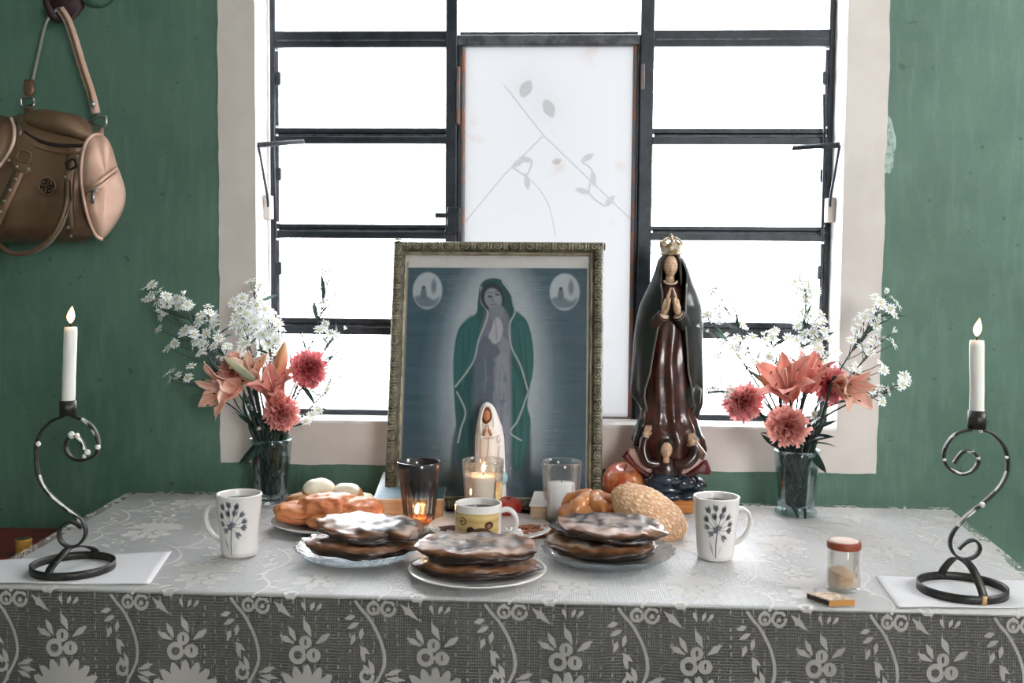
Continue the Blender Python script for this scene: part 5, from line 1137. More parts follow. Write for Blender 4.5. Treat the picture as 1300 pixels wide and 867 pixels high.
part('strap_tab', inflate([bx(x, y) + Vector((0, -.003, 0)) for x, y in ((24, 206), (41, 209), (43, 218), (34, 222), (26, 221), (13, 212), (15, 203))], FWD, .006, 4, .2), m_lea, s1); part('strap_tab', inflate([bx(x, y) + Vector((0, -.003, 0)) for x, y in ((84, 213), (95, 216), (92, 232), (84, 232), (81, 224))], FWD, .006, 4, .2), m_lea, s2)
for par, L_ in ((s1, ((24, 212), (38, 215), (14, 204), (22, 228), (15, 242), (8, 256), (3, 269))), (s2, ((85, 225), (87, 274), (89, 289), (92, 300)))):
    for x, y in L_: part('stud', blob(bx(x, y) + Vector((0, -.0075, 0)), (.0036, .0026, .0036), None, 12, 8), m_metal, par)
hl = [(86, 230, -.075), (85, 255, -.085), (76, 284, -.092), (60, 307, -.092), (38, 320, -.092), (14, 321, -.092), (-6, 306, -.09), (-16, 286, -.085)]
part('hanging_handle', strip(cr([bp(*q) for q in hl], 6), (0, 1, .2), .009, .007), m_lea, bag); part('hanging_handle', strip(cr([bp(q[0] + 3, q[1] + 1.5, q[2] + .01) for q in hl], 6), (0, 1, .2), .006, .004), m_pearl_lit if False else m_strapg, bag)
# round emblem
ec = bx(61, 237) + Vector((0, -.003, 0)); em = part('emblem', tube([ec + Vector((math.cos(a) * .0165, -.001, math.sin(a) * .0165)) for a in np.linspace(0, 2 * PI, 37)], .0022, 8), m_lea, bag, label='round metal emblem')
part('emblem_disc', inflate([ec + Vector((math.cos(a) * .0155, .001, math.sin(a) * .0155)) for a in np.linspace(0, 2 * PI, 33)[:-1]], FWD, .0015, 3, .5), m_dk, em)
for k in range(4):
    Rm = Matrix.Rotation(k * PI / 2 + .1, 3, 'Y'); P = [ec + Vector((0, -.0022, 0)) + Rm @ Vector(q) for q in ((.0015, 0, .0015), (.0015, 0, .0125), (.0070, 0, .0105), (.0100, 0, .0050), (.0060, 0, .0050))]
    part('emblem_stroke', strip(P, (0, 1, 0), .0020, .0022), m_lea, em)
# shoulder strap, rings
sl = part('shoulder_strap', strip(cr([at(76, 11, -.045), at(85, 25, -.055), at(93, 46, -.07), at(105, 86, -.08), at(115, 116, -.085), at(122, 144, -.088)], 8), [Vector((1, .35, .3))] * 41, .0165, .005), m_pearl_lit, bag)
part('strap_ridge', tube([p + Vector((-.001, -.004, 0)) for p in cr([at(76, 11, -.045), at(85, 25, -.055), at(93, 46, -.07), at(105, 86, -.08), at(115, 116, -.085), at(120, 138, -.088)], 8)], .003, 8), m_lea, sl)
s0 = part('shoulder_strap', strip(cr([at(73, 11, -.045), at(62, 22, -.06), at(56, 34, -.07), at(48, 68, -.085), at(41, 100, -.09), at(38, 118, -.09)], 8), [Vector((1, -.5, .3))] * 41, .0105, .004), m_strapg, bag)
part('strap_keeper', inflate([at(x, y, -.095) for x, y in ((31, 101), (43, 101), (46, 116), (40, 124), (31, 122), (29, 112))], FWD, .006, 4, .3), m_lea, s0)
ringp(at(36, 130, -.09), .026, .020, .0024, 0, m_metal, 'strap_ring', bag); part('strap_anchor', strip([at(36, 134, -.088), at(38, 143, -.10), at(40, 152, -.115)], (1, 0, 0), .018, .004), m_lea, bag)
part('strap_ring', tube([at(x, y, -.09) for x, y in ((114, 155), (125, 147), (135, 148), (135, 158), (131, 164), (114, 155))], .0026, 8), m_metal, bag); part('strap_anchor', strip([at(128, 162, -.088), at(127, 172, -.11), at(124, 182, -.13)], (1, 0, 0), .012, .004), m_pearl_lit, bag)
part('rivet', blob(at(117, 132, -.092), (.007, .004, .007), None, 12, 8), m_metal, sl)
hk = thing('coat_hook', 'dark maroon wall hook carrying the bronze handbag', 'hook', at(80, 12, 0))
m_mar = mat('dark_maroon', S(44, 14, 24), .6)
part('back_plate', inflate([at(x, y, -.001) for x, y in ((70, -14), (92, -16), (108, -4), (107, 10), (98, 22), (86, 29), (74, 26), (66, 14), (63, 0))], FWD, .022, 6, .0), m_mar, hk)
part('prong', tube(cr([at(82, 22, -.02), at(74, 24, -.045), at(67, 20, -.062), at(60, 6, -.068), at(58, 0, -.066)], 6), [.009, .009, .008, .007, .006], 10), m_mar, hk)
wc = thing('wall_cover', 'round green painted cover on the wall above the bag hook', 'cover', at(123, -18, 0))
o_ = at(123, -18, 0); part('disc', xf(lathe([(0, .016), (.030, .016), (.042, .011), (.046, 0)], 48), Matrix.Translation(o_) @ Matrix.Rotation(PI / 2, 4, 'X')), m_wall, wc)

# ------------------------------------------------------------------ dark red chest and a small tin at the left end of the table
cz = at(40, 671, -.03).z
ch = thing('chest', 'dark red wooden chest against the wall left of the table', 'chest', (-1.26, -.24, 0))
m_chest = mat('dark_red_wood', S(136, 26, 24), .45, col2=S(96, 18, 18), ns=5., stretch=(1, 8, 8), coat=.2)
part('body', box(-1.58, -.945, -.44, -.03, .05, cz - .03, .004), m_chest, ch, False); part('lid', box(-1.60, -.930, -.46, -.02, cz - .028, cz, .006), m_chest, ch, False)
for x in (-1.55, -.975):
    for y in (-.41, -.06): part('foot', box(x - .025, x + .025, y - .025, y + .025, 0, .05, .003), m_chest, ch, False)
tc2 = on(30, 704, cz); tn = thing('ridged_tin', 'small amber ridged tin on the dark red chest at the left table edge', 'tin', tc2 + Vector((0, 0, .0008)))
th_ = .030
part('can', lathe([(0, 0), (.0150, 0)] + [(.0152 + .0008 * math.cos(i * PI), .002 + i * (th_ - .004) / 14) for i in range(15)] + [(.0145, th_), (0, th_ - .001)], 40, tc2 + Vector((0, 0, .0008))), mat('amber_metal', S(206, 158, 72), .4, .2, col2=S(170, 122, 48), ns=60.), tn)
part('lid', lathe([(0, th_ + .0002), (.0128, th_ + .0002), (.0128, th_ - .002), (0, th_ - .002)], 32, tc2 + Vector((0, 0, .0008))), mat('dark_green_lid', S(64, 72, 48), .5), tn)
# ------------------------------------------------------------------ two glass vases of flowers
m_vase = glass('vase_glass', (.88, .94, .95), .5); m_water = glass('water', (.60, .72, .72), .2)
m_dstem = mat('dark_green_stem', S(40, 58, 50), .5, col2=S(26, 40, 36), ns=40.); m_dleaf = mat('dark_green_leaf', S(40, 64, 56), .45, col2=S(26, 44, 40), ns=30., transl=.15)
m_gleaf = mat('grey_green_leaf', S(96, 120, 106), .5, col2=S(60, 88, 76), ns=40., transl=.2)
m_petal = mat('petal', (0, 0, 0), .5, attr=True, ns=60., transl=.32); m_aster = mat('white_petal', (0, 0, 0), .55, attr=True, transl=.08)
m_anther = mat('dark_anther', S(70, 36, 34), .7); m_fil = mat('filament', S(226, 176, 150), .5); m_bud = mat('bud', (0, 0, 0), .5, attr=True, transl=.2)
def basis(d, roll=0.):
    d = Vector(d).normalized(); x = d.orthogonal().normalized(); x = Matrix.Rotation(roll, 3, d) @ x; return Matrix((x, d.cross(x), d)).transposed().to_4x4()
def pose(c, d, roll=0., s=1.):
    m_ = Matrix.Translation(c) @ basis(d, roll); return m_ @ Matrix.Scale(s, 4) if s != 1 else m_
def shared(nm, vf, mt): return mesh(nm, vf[0], vf[1], mt, vf[2] if len(vf) > 2 else None)
# petal of a lily: grows along +z and curls out along +x
def lily_petal(L, W, open_, recurve, c0, c1, c2, seed):
    col = []
    def fn(u, v):
        s = u * 2 - 1; w = W * (math.sin(PI * min(1., .10 + .90 * v ** .85)) ** .75) * .5; a = open_ * v + recurve * v * v * v
        n_ = 24; r = z = 0.
        for k in range(int(n_ * v)): t = (k + .5) / n_; q = .25 + open_ * t + recurve * t ** 3; r += math.sin(q) * L / n_; z += math.cos(q) * L / n_
        e = w * s; ruff = .05 * W * math.sin(v * 16 + seed + s * 2) * abs(s); cup = -.22 * w * s * s + ruff; q = .25 + open_ * v + recurve * v ** 3
        k = abs(s); cc = np.array(S(*c1)) * (1 - v) + np.array(S(*c0)) * v; cc = cc * (1 - .55 * max(0, 1 - k * 2.6)) + np.array(S(*c2)) * .55 * max(0, 1 - k * 2.6); col.append(cc)
        return Vector((r - math.cos(q) * cup * -1, e, z + math.sin(q) * cup * -1))
    V, F = grid(8, 16, fn); return V, F, col
def make_lily(label, c, face, L, pal, open_, recurve, seed, mouth, bottom, group=None, leafs=()):
    t = thing('lily', label, 'flower', c, group); r = random.Random(seed); B = basis(face, seed); base = c
    ms = [shared('petal', lily_petal(L * (1 if k else .96), L * (.50 if k else .37), open_, recurve, *pal, seed + k), m_petal) for k in (0, 1)]
    for k in range(6):
        o = link('petal', ms[k % 2], t, Matrix.Translation(base) @ B @ Matrix.Rotation(k * PI / 3 + r.uniform(-.12, .12), 4, 'Z') @ Matrix.Rotation(r.uniform(-.15, .18), 4, 'Y'))
        md = o.modifiers.new('thick', 'SOLIDIFY'); md.thickness = .0007
    for k in range(6):
        a = k * PI / 3 + .5; q = .30 + .12 * r.random(); tip = Vector((math.cos(a) * math.sin(q), math.sin(a) * math.sin(q), math.cos(q))) * L * .80
        P = [Vector((0, 0, .004)), tip * .5 * Vector((1, 1, 1)).x, tip]; MW = Matrix.Translation(base) @ B
        f = part('stamen', xf(tube(P, .0008, 5), MW), m_fil, t); part('anther', xf(blob(tip, (.0014, .0046, .0014), None, 8, 6), MW), m_anther, f)
    part('pistil', xf(tube([Vector((0, 0, 0)), Vector((.001, 0, L * .5)), Vector((.003, 0, L * .84))], [.0011, .0011, .0022], 6), Matrix.Translation(base) @ B), m_fil, t)
    part('stem', tube(cr([base, base - Vector(face).normalized() * .014, mouth, bottom], 6), [.0032, .003, .003, .0034], 8), m_dstem, t); return t
def make_bud(label, p0, p1, r0, c0, c1, mouth, bottom, group=None):
    t = thing('lily_bud', label, 'flower bud', p0, group); n = 14; ax = p1 - p0; B = basis(ax); col = []
    def fn(u, v):
        a = u * 2 * PI; rr = r0 * (math.sin(PI * (.06 + .92 * v ** .8)) ** .7) * (1 + .10 * math.cos(3 * a)); col.append(np.array(S(*c0)) * (1 - v) + np.array(S(*c1)) * v); return p0 + (B.to_3x3() @ Vector((rr * math.cos(a), rr * math.sin(a), ax.length * v)))
    V, F = grid(24, n, fn, True, True, True); part('bud', (V, F, col), m_bud, t)
    part('stem', tube(cr([p0, mouth, bottom], 6), .003, 8), m_dstem, t)
# carnation: layered fringed petals
def carnation_vf(R, seed, cin, cout):
    V, F, Cl = [], [], []; r = random.Random(seed)
    for layer, (n, tilt, ln) in enumerate(((6, 1.66, 1.), (6, 1.40, 1.02), (7, 1.08, 1.0), (6, .80, .98), (5, .50, .92), (4, .22, .84))):
        for k in range(n):
            a = (k + .5 * (layer % 2)) / n * 2 * PI + r.uniform(-.2, .2); ti = tilt + r.uniform(-.22, .22); L = R * ln * r.uniform(.82, 1.12); col = []; ph = r.uniform(0, 6); tw = r.uniform(-.4, .4)
            def fn(u, v):
                s = u * 2 - 1; w = L * .62 * (.16 + .84 * v ** 1.2); fr = 1 + .075 * (1 if int(round(u * 12)) % 2 else -1) * (v > .9); z = L * v * fr; bend = .32 * v * v
                q = ti + bend * (.6 if layer < 3 else -.2); x = math.sin(q) * z; h = math.cos(q) * z; ruf = L * .15 * v * v * math.sin(s * 7.5 + ph) + tw * w * s * .5
                k_ = min(1, v ** 3 * .75 + .25 * (v > .9) + .2 * r.random() * v); col.append(np.array(S(*cin)) * (1 - k_) + np.array(S(*cout)) * k_)
                return Matrix.Rotation(a, 3, 'Z') @ Vector((x + ruf * math.cos(q) * 1., w * s, h - ruf * math.sin(q)))
            v_, f_ = grid(12, 5, fn); b = len(V); V += v_; F += [tuple(i + b for i in t) for t in f_]; Cl += col
    return V, F, Cl
def make_carnation(label, c, face, R, cin, cout, seed, mouth, bottom, group=None):
    t = thing('carnation', label, 'flower', c, group); d = Vector(face).normalized(); b = c - d * R * .55
    o = link('petals', shared('petals', carnation_vf(R * 1.0, seed, cin, cout), m_petal), t, pose(b, d, seed)); o['kind'] = 'stuff'
    part('calyx', tube([b - d * .022, b - d * .012, b, b + d * .004], [.003, .0065, .0080, .0085], 12), m_gleaf, t)
    part('stem', tube(cr([b - d * .02, b - d * .045, mouth, bottom], 6), .0024, 8), m_dstem, t)
# white aster heads: one disc with rays, in one piece
def aster_vf(seed, R=.0098):
    r = random.Random(seed); n = 11; V = [Vector((0, 0, .0016))]; Cl = [np.array(S(216, 206, 150))]; F = []
    for k in range(2 * n): a = k / (2 * n) * 2 * PI; V.append(Vector((math.cos(a) * .0022, math.sin(a) * .0022, .0009))); Cl.append(np.array(S(206, 204, 170)))
    for k in range(2 * n): F.append((0, 1 + k, 1 + (k + 1) % (2 * n)))
    for k in range(n):
        a = (2 * k + .5) / (2 * n) * 2 * PI; L = R * r.uniform(.82, 1.08); h = r.uniform(-.1, .45); w = .0017; b = len(V)
        x = Vector((math.cos(a), math.sin(a), 0)); y = Vector((-math.sin(a), math.cos(a), 0)); m_ = x * L * .62 + Vector((0, 0, L * h * .6)); e = x * L + Vector((0, 0, L * h * .55))
        V += [m_ - y * w, m_ + y * w, e - y * w * .5, e + y * w * .5]; Cl += [np.array(S(238, 240, 242))] * 4
        F += [(1 + 2 * k, b, b + 1, 1 + (2 * k + 1) % (2 * n)), (b, b + 2, b + 3, b + 1)]
    return V, F, Cl
ASTER = [shared('flower_head', aster_vf(s), m_aster) for s in range(5)]
def half_aster(seed):
    V, F, Cl = aster_vf(seed, .0075); return [Vector((p.x * .55, p.y * .55, p.z + math.hypot(p.x, p.y) * 1.1)) for p in V], F, Cl
BUDM = [shared('flower_bud', half_aster(s), m_aster) for s in (21, 22)]
LEAFM = [shared('leaf', leaf_vf(L, W, c), m_dleaf) for L, W, c in ((.050, .0075, .25), (.036, .006, .1), (.060, .010, .4))]
LEAFG = [shared('leaf', leaf_vf(L, W, c), m_gleaf) for L, W, c in ((.050, .0065, .35), (.034, .006, .1))]
BROAD = [shared('leaf', leaf_vf(L, W, c), m_dleaf) for L, W, c in ((.070, .017, .3), (.060, .014, .7))]
VN = [0]
def make_spray(label, path, Yt, heads, mouth, bottom, seed, group, size=1., buds=.12, leafs=7, spread=16, extra=0, f0=.55, ym=-.03):
    """path: pixels of the main stem from near the mouth to the tip, Yt: depth of the tip"""
    r = random.Random(seed); n = len(path); t = thing('aster_spray', label, 'flower', mouth, group)
    P = [mouth.lerp(at(x, y, Yt), 0) if False else at(x, y, mouth.y + (Yt - mouth.y) * ((i + 1) / n) ** 1.2) for i, (x, y) in enumerate(path)]
    main = cr([bottom, mouth] + P, 8); k0 = 8; vis = main[k0:]
    br = tube(main, [.0024, .0022, .0018, .0011, .0008], 6); tips = []
    H = [(x, y) for x, y in heads]; lo = vis[int(len(vis) * f0):]
    pts = [(at(x, y, Yt + r.uniform(-.018, .018)), 0) for x, y in H]
    for k in range(int(extra * 1.9) + 2):
        q = r.choice(lo); pts.append((q + AR * (r.gauss(0, spread * .6) * .0015) + AU * (r.gauss(.2, .55) * spread * .0015) + Vector((0, r.uniform(-.022, .022), 0)), 1))
    for p, e in pts:
        i = min(range(len(vis)), key=lambda k: (vis[k] - p).length + .03 * (vis[k].z > p.z - .006)); q = vis[max(0, i - 2)]
        if (p - q).length > .003: V2 = tube(cr([q, q.lerp(p, .55) + Vector((0, 0, -.003)), p], 3), [.0009, .0007], 5); br = join(br, V2)
        dr = (p - q).normalized() if (p - q).length > .004 else Vector((0, 0, 1)); fc = (dr * .8 + Vector((r.gauss(0, .45), -.75 + r.gauss(0, .35), .45 + r.gauss(0, .3)))).normalized()
        sc = 1.28 * size * r.uniform(.82, 1.15)
        if r.random() < buds: link('flower_bud', r.choice(BUDM), t, pose(p, (dr + Vector((0, -.2, .4))).normalized(), r.random() * 6, sc))
        else: link('flower_head', r.choice(ASTER), t, pose(p, fc, r.random() * 6, sc))
    part('stem', br, m_dstem, t)
    for k in range(leafs):
        i = int(len(vis) * r.uniform(.12, .86)); q = vis[i]; tg = (vis[min(i + 1, len(vis) - 1)] - vis[max(i - 1, 0)]).normalized(); d = (tg * .7 + Vector((r.gauss(0, .8), r.gauss(-.2, .5), r.uniform(-.1, .5)))).normalized()
        M_ = Matrix.Translation(q) @ basis(d, r.random() * 6) @ Matrix.Rotation(PI / 2, 4, 'X'); link('leaf', r.choice(LEAFM + LEAFG), t, M_)
    return t
def vase(c, rb, rt, h, label, foot):
    t = thing('vase', label, 'vase', c); pr = [(0, 0), (rb * .95, 0), (rb * foot, .002), (rb * foot, .007), (rb, .012)] + [(rb + (rt - rb) * s, .012 + (h - .012) * s) for s in np.linspace(.1, 1, 10)] + [(rt - .0012, h + .001)] + [(rb + (rt - rb) * s - .0026, .012 + (h - .012) * s) for s in np.linspace(1, .1, 10)] + [(rb * .9, .013), (0, .012)]
    part('glass', lathe(pr, 64, c, False), m_vase, t); part('rim', grid(64, 8, lambda u, v: c + Vector(((rt - .0013 + .0014 * math.cos(v * 2 * PI)) * math.cos(u * 2 * PI), (rt - .0013 + .0014 * math.cos(v * 2 * PI)) * math.sin(u * 2 * PI), h + .0014 * math.sin(v * 2 * PI))), True), m_vase, t)
    wl = .66; part('water', lathe([(0, .0135), (rb * .92 - .002, .0140), (rb + (rt - rb) * wl - .0032, .012 + (h - .012) * wl), (0, .012 + (h - .012) * wl)], 48, c), m_water, t)
    for k in range(3): part('water_line', tube([c + Vector(((rb + (rt - rb) * s + .0002) * math.cos(a), (rb + (rt - rb) * s + .0002) * math.sin(a), .012 + (h - .012) * s)) for a in np.linspace(0, 2 * PI, 49)], .0006, 5), m_vase, t) if False else None
    return t
vL = on(344, 636, TT); vhL = at(344, 557, vL.y).z - TT; vase(vL, .0345, .0425, vhL, 'left glass vase crammed with dark stems', 1.0)
vR = on(1010, 652, TT); vhR = at(1012, 571, vR.y).z - TT; vase(vR, .0350, .0440, vhR, 'right glass vase with thick clear foot and dark stems', 1.14)
rv = random.Random(77)
def mb_(c, h, rt, rb, a=None, q=None):
    """a stem's point at the vase mouth and its point on the vase floor"""
    a = rv.uniform(0, 2 * PI) if a is None else a; q = rv.uniform(.45, .84) * rt if q is None else q; b = a + PI + rv.uniform(-1.2, 1.2); qb = rv.uniform(.2, .72) * rb
    return c + Vector((math.cos(a) * q, math.sin(a) * q, h + .002)), c + Vector((math.cos(b) * qb, math.sin(b) * qb, .016))
ml = lambda ang=None: mb_(vL, vhL, .040, .031, ang); mr_ = lambda ang=None: mb_(vR, vhR, .041, .032, ang)
GL, GRt = 'white aster sprays in the left vase', 'white aster sprays in the right vase'
YL, YR = vL.y, vR.y
D = math.radians
# ---- left bouquet
make_spray('long white aster spray reaching furthest left over the green wall, left vase', [(305, 520), (262, 450), (228, 408), (196, 378)], YL - .02, [(184, 366), (193, 362), (203, 370), (188, 380), (200, 384), (206, 392), (205, 402), (202, 418), (211, 376)], *ml(D(180)), 101, GL, extra=4, f0=.8, spread=9, leafs=5, buds=.05)
make_spray('white aster spray with one high tuft left of the painted border, left vase', [(312, 515), (272, 452), (246, 414), (229, 384)], YL - .035, [(224, 380), (233, 377), (238, 386), (229, 391), (243, 418), (232, 424), (222, 436), (214, 442)], *ml(D(200)), 102, GL, extra=9, f0=.55, spread=14, buds=.05)
make_spray('white aster spray curving left with a flat-topped tuft, left vase', [(318, 515), (290, 462), (274, 430), (264, 403)], YL - .05, [(258, 400), (266, 397), (272, 402), (248, 430), (256, 436), (262, 424), (246, 440), (271, 440), (255, 448), (264, 452)], *ml(D(215)), 103, GL, extra=8, f0=.5, spread=13, buds=.05)
make_spray('low sparse white aster spray over the green wall, left vase', [(312, 530), (278, 505), (248, 490), (216, 476)], YL - .06, [(213, 474), (219, 472), (226, 477), (239, 480), (216, 482)], *ml(D(190)), 104, GL, leafs=6, buds=.1)
make_spray('dense white aster spray in front of the border, left of the tallest, left vase', [(335, 520), (322, 460), (312, 420), (306, 386)], YL - .03, [(300, 382), (308, 378), (314, 386), (304, 394), (312, 398), (300, 402), (318, 404), (308, 410), (304, 420), (315, 418)], *ml(D(110)), 105, GL, extra=10, f0=.45, spread=14, buds=.03)
make_spray('tallest dense white aster spray against the white border, left vase', [(340, 515), (332, 450), (326, 405), (322, 360)], YL - .02, [(318, 357), (325, 354), (330, 362), (336, 372), (322, 370), (332, 384), (326, 392), (338, 394), (320, 402), (332, 406)], *ml(D(85)), 106, GL, extra=14, f0=.4, spread=17, buds=.03)
make_spray('white aster spray just right of the tallest, touching the iron bar, left vase', [(345, 515), (343, 460), (342, 425), (340, 398)], YL - .045, [(336, 392), (345, 396), (350, 408), (338, 410), (345, 420), (334, 424), (350, 432), (340, 436)], *ml(D(70)), 107, GL, extra=10, f0=.4, spread=14, buds=.03)
make_spray('thin spray of small buds against the bright pane, left vase', [(362, 520), (388, 455), (404, 408), (418, 352)], YL - .03, [(420, 348), (411, 364), (428, 366), (407, 370), (396, 386), (434, 386), (412, 418), (404, 420), (420, 424)], *ml(D(40)), 108, GL, size=.8, extra=3, f0=.6, spread=15, buds=.55, leafs=10)
make_spray('short aster spray with white daisies below the crossbar, left vase', [(365, 525), (392, 478), (412, 446), (432, 418)], YL - .05, [(413, 412), (406, 418), (436, 420), (430, 452), (424, 462), (418, 470), (428, 440), (378, 436), (386, 430)], *ml(D(20)), 109, GL, size=.9, extra=5, f0=.4, spread=15, buds=.3, leafs=10)
make_spray('low right aster spray above the sill, left vase', [(372, 540), (392, 520), (410, 500), (424, 478)], YL - .06, [(424, 474), (416, 484), (404, 520), (396, 528), (332, 546), (388, 534)], *ml(D(0)), 110, GL, size=.85, extra=3, buds=.3, leafs=8)
PEACH = ((250, 222, 206), (246, 190, 166), (236, 150, 130)); PINK = ((240, 176, 162), (232, 140, 128), (214, 98, 98)); CREAM = ((242, 214, 196), (232, 180, 150), (220, 158, 124))
make_lily('large open pale peach lily at the lower left of the left bouquet', at(306, 488, YL - .055), (-.62, -.72, -.15), .093, PEACH, .50, .45, 1, *ml(D(225)))
make_lily('pink lily with pointed spread petals in the middle of the left bouquet', at(352, 512, YL - .075), (-.1, -.45, .85), .086, PINK, .72, .65, 2, *ml(D(270)))
make_lily('half hidden pale lily behind the middle of the left bouquet', at(322, 490, YL - .035), (-.05, -.5, .85), .076, CREAM, .40, .25, 3, *ml(D(150)))
make_bud('upright peach lily bud right of centre in the left bouquet', at(352, 482, YL - .060), at(362, 434, YL - .055), .0125, (232, 150, 122), (226, 186, 142), *ml(D(300)))
make_bud('pale slanted lily bud at the left bouquet centre', at(324, 484, YL - .085), at(283, 452, YL - .095), .0080, (120, 140, 110), (216, 206, 176), *ml(D(255)))
CP1 = ((182, 58, 72), (240, 150, 152)); CP2 = ((188, 74, 80), (246, 184, 174)); CP3 = ((200, 112, 104), (240, 190, 174))
make_carnation('bright pink carnation in front of the bright pane, left bouquet', at(395, 468, YL - .060), (.45, -.85, .15), .0345, *CP1, 5, *ml(D(330)))
make_carnation('deep pink carnation hanging over the rim of the left vase', at(355, 527, YL - .085), (.05, -.97, -.12), .0330, *CP2, 6, *ml(D(280)))
make_carnation('pale salmon carnation half hidden at the left of the left bouquet', at(291, 466, YL - .030), (-.35, -.75, .45), .029, *CP3, 7, *ml(D(170)))
make_carnation('small pink carnation behind the buds of the left bouquet', at(300, 454, YL - .010), (-.1, -.6, .8), .022, *CP3, 8, *ml(D(140)))
# ---- right bouquet
make_spray('airy white aster spray left of the column, against the bright pane, right vase', [(990, 530), (962, 470), (938, 420), (912, 374)], YR - .02, [(905, 370), (914, 366), (926, 378), (918, 384), (908, 392), (900, 400), (932, 392), (940, 400), (914, 402)], *mr_(D(160)), 201, GRt, size=.95, extra=6, f0=.6, spread=15, buds=.2, leafs=8)
make_spray('white aster spray at the far left beside the statue, right vase', [(985, 530), (950, 470), (922, 430), (898, 408)], YR - .03, [(896, 406), (904, 412), (930, 440), (912, 450), (918, 436), (946, 444), (936, 452)], *mr_(D(175)), 202, GRt, size=.9, extra=5, f0=.5, spread=14, buds=.25, leafs=8)
make_spray('low thin aster spray with two small tufts near the statue hem, right vase', [(985, 545), (955, 515), (930, 500), (904, 492)], YR - .05, [(902, 488), (908, 494), (900, 497), (922, 502), (916, 488)], *mr_(D(185)), 203, GRt, size=.8, buds=.3, leafs=4)
make_spray('tallest white aster column of the right vase', [(1010, 530), (1018, 460), (1022, 410), (1024, 362)], YR - .01, [(1021, 358), (1027, 362), (1020, 370), (1030, 374), (1024, 382), (1034, 392), (1018, 394), (1042, 400), (1028, 402), (1012, 414), (1036, 412)], *mr_(D(90)), 204, GRt, extra=12, f0=.5, spread=14, buds=.05)
make_spray('dense white aster spray filling the middle left, right vase', [(1000, 530), (992, 480), (984, 450), (978, 430)], YR - .03, [(980, 428), (972, 436), (988, 436), (996, 442), (966, 446), (976, 452), (990, 452), (962, 460), (1000, 430)], *mr_(D(130)), 205, GRt, extra=14, f0=.3, spread=20, buds=.03)
make_spray('dense white aster spray filling the middle right, right vase', [(1016, 530), (1030, 480), (1036, 450), (1040, 426)], YR - .03, [(1020, 424), (1032, 422), (1044, 428), (1012, 432), (1026, 436), (1054, 434), (1040, 442), (1060, 446), (1016, 446), (1050, 452)], *mr_(D(70)), 206, GRt, extra=14, f0=.3, spread=20, buds=.03)
make_spray('tall right white aster spray over border and green wall, right vase', [(1030, 530), (1066, 470), (1096, 424), (1128, 380)], YR - .02, [(1124, 376), (1134, 380), (1140, 388), (1118, 384), (1130, 392), (1106, 396), (1112, 402), (1096, 402), (1088, 418), (1136, 400), (1120, 408)], *mr_(D(30)), 207, GRt, extra=7, f0=.7, spread=13, buds=.05, leafs=11)
make_spray('right middle white aster spray along the border edge, right vase', [(1034, 535), (1066, 496), (1092, 462), (1118, 428)], YR - .035, [(1131, 424), (1124, 430), (1112, 440), (1134, 436), (1100, 452), (1118, 462), (1122, 470), (1086, 476), (1094, 486)], *mr_(D(10)), 208, GRt, extra=6, f0=.5, spread=14, buds=.1, leafs=10)
make_spray('lowest right aster spray reaching over the green wall, right vase', [(1034, 540), (1074, 514), (1110, 500), (1150, 484)], YR - .05, [(1153, 482), (1146, 488), (1138, 492), (1128, 494), (1118, 500), (1120, 510), (1148, 478)], *mr_(D(355)), 209, GRt, size=.9, extra=2, f0=.7, spread=8, leafs=9, buds=.1)
make_lily('large salmon pink lily with flaring petals in the centre of the right bouquet', at(1003, 507, YR - .070), (-.28, -.6, .74), .099, ((244, 180, 164), (238, 158, 144), (220, 116, 110)), .72, .45, 11, *mr_(D(260)))
make_lily('second pink lily opening behind the centre of the right bouquet', at(1022, 498, YR - .040), (.15, -.35, .92), .086, PINK, .42, .2, 12, *mr_(D(100)))
make_lily('pale peach lily with dark anthers hanging at the right of the right bouquet', at(1062, 486, YR - .075), (.35, -.92, -.05), .086, PEACH, .42, .35, 13, *mr_(D(320)))
make_bud('tan faded bud left of the pink lily, right bouquet', at(990, 500, YR - .05), at(962, 476, YR - .06), .010, (222, 160, 130), (190, 150, 110), *mr_(D(210)))
make_carnation('pink carnation set apart at the left of the right bouquet', at(942, 511, YR - .055), (-.3, -.95, .05), .0330, (188, 78, 88), (244, 176, 172), 15, *mr_(D(195)))
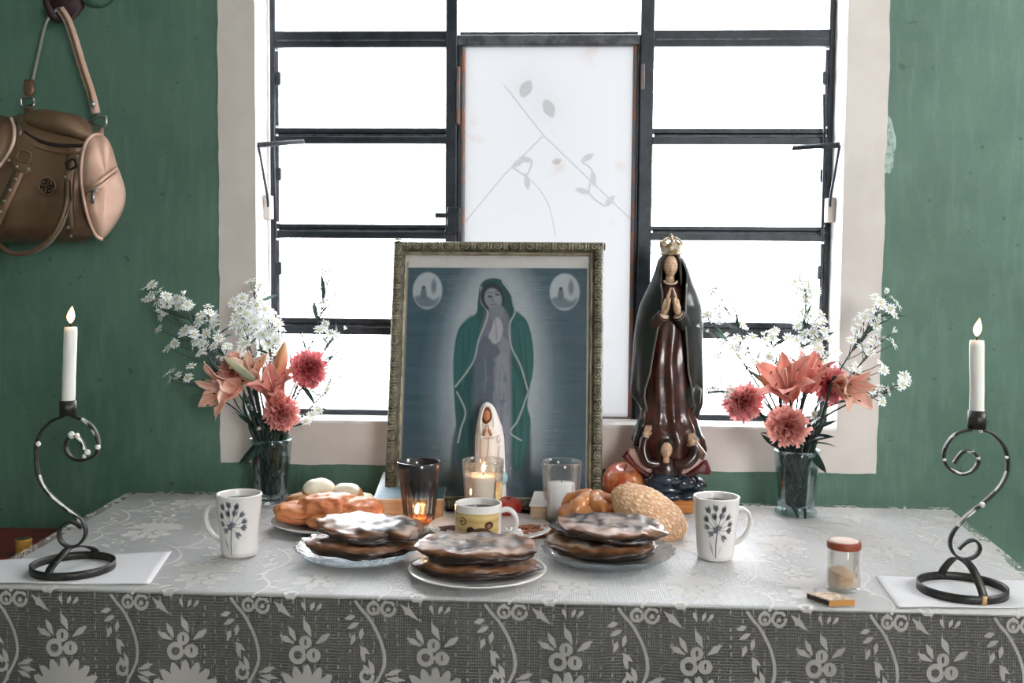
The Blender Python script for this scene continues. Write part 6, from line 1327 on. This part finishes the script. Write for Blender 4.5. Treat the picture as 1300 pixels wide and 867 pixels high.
make_carnation('salmon carnation hanging over the rim of the right vase', at(1002, 546, YR - .085), (-.05, -.95, -.22), .0350, (194, 88, 88), (248, 190, 178), 16, *mr_(D(265)))
make_carnation('dark pink carnation behind the hanging lily, right bouquet', at(1058, 482, YR - .030), (.2, -.75, .6), .0345, (180, 62, 76), (242, 160, 160), 17, *mr_(D(45)))
# ---- loose foliage in each vase: stems with broad dark leaves above and below the rim
for c, h, nm, dirs in ((vL, vhL, 'left', ((-.4, -.5, -.7), (.7, -.3, .5), (-.2, -.6, .8), (.5, -.6, .7), (-.6, -.3, .7), (.1, -.7, .7), (-.25, -.6, -.7), (.4, -.4, .9))), (vR, vhR, 'right', ((-.9, -.3, .25), (.7, -.4, .6), (-.2, -.7, .7), (.4, -.6, .7), (.5, -.3, -.8), (-.5, -.5, .7), (.2, -.8, .7), (.3, -.5, .9)))):
    t = thing('foliage_stems', 'dark leafy stems packed in the ' + nm + ' vase', 'foliage', c + Vector((0, 0, .016)))
    for k in range(26):
        m0, b0 = mb_(c, h, .0385, .031, k / 16 * 2 * PI); part('stem', tube(cr([b0, b0.lerp(m0, .5) + Vector((rv.uniform(-.004, .004), rv.uniform(-.004, .004), 0)), m0, m0 + (m0 - b0).normalized() * rv.uniform(.02, .075)], 4), rv.uniform(.0024, .0044), 6), m_dstem, t)
    for k, d in enumerate(dirs):
        q = c + Vector((d[0] * .026, d[1] * .026, h + .006 + .010 * (k % 3))); link('leaf', BROAD[k % 2], t, Matrix.Translation(q) @ basis(Vector(d), k) @ Matrix.Rotation(PI / 2, 4, 'X'))
    for k in range(64):
        a = k * 2.4; s = rv.uniform(.15, .92); rr = (.0345 + .008 * s) * .80; q = c + Vector((math.cos(a) * rr, math.sin(a) * rr, h * s)); d = Vector((-math.sin(a) * .4 + math.cos(a) * -.1, math.cos(a) * .4, rv.choice((-1, 1)) * 1.)).normalized()
        link('leaf', LEAFM[k % 3], t, Matrix.Translation(q) @ basis(d, a) @ Matrix.Rotation(PI / 2, 4, 'X') @ Matrix.Scale(.8, 4))
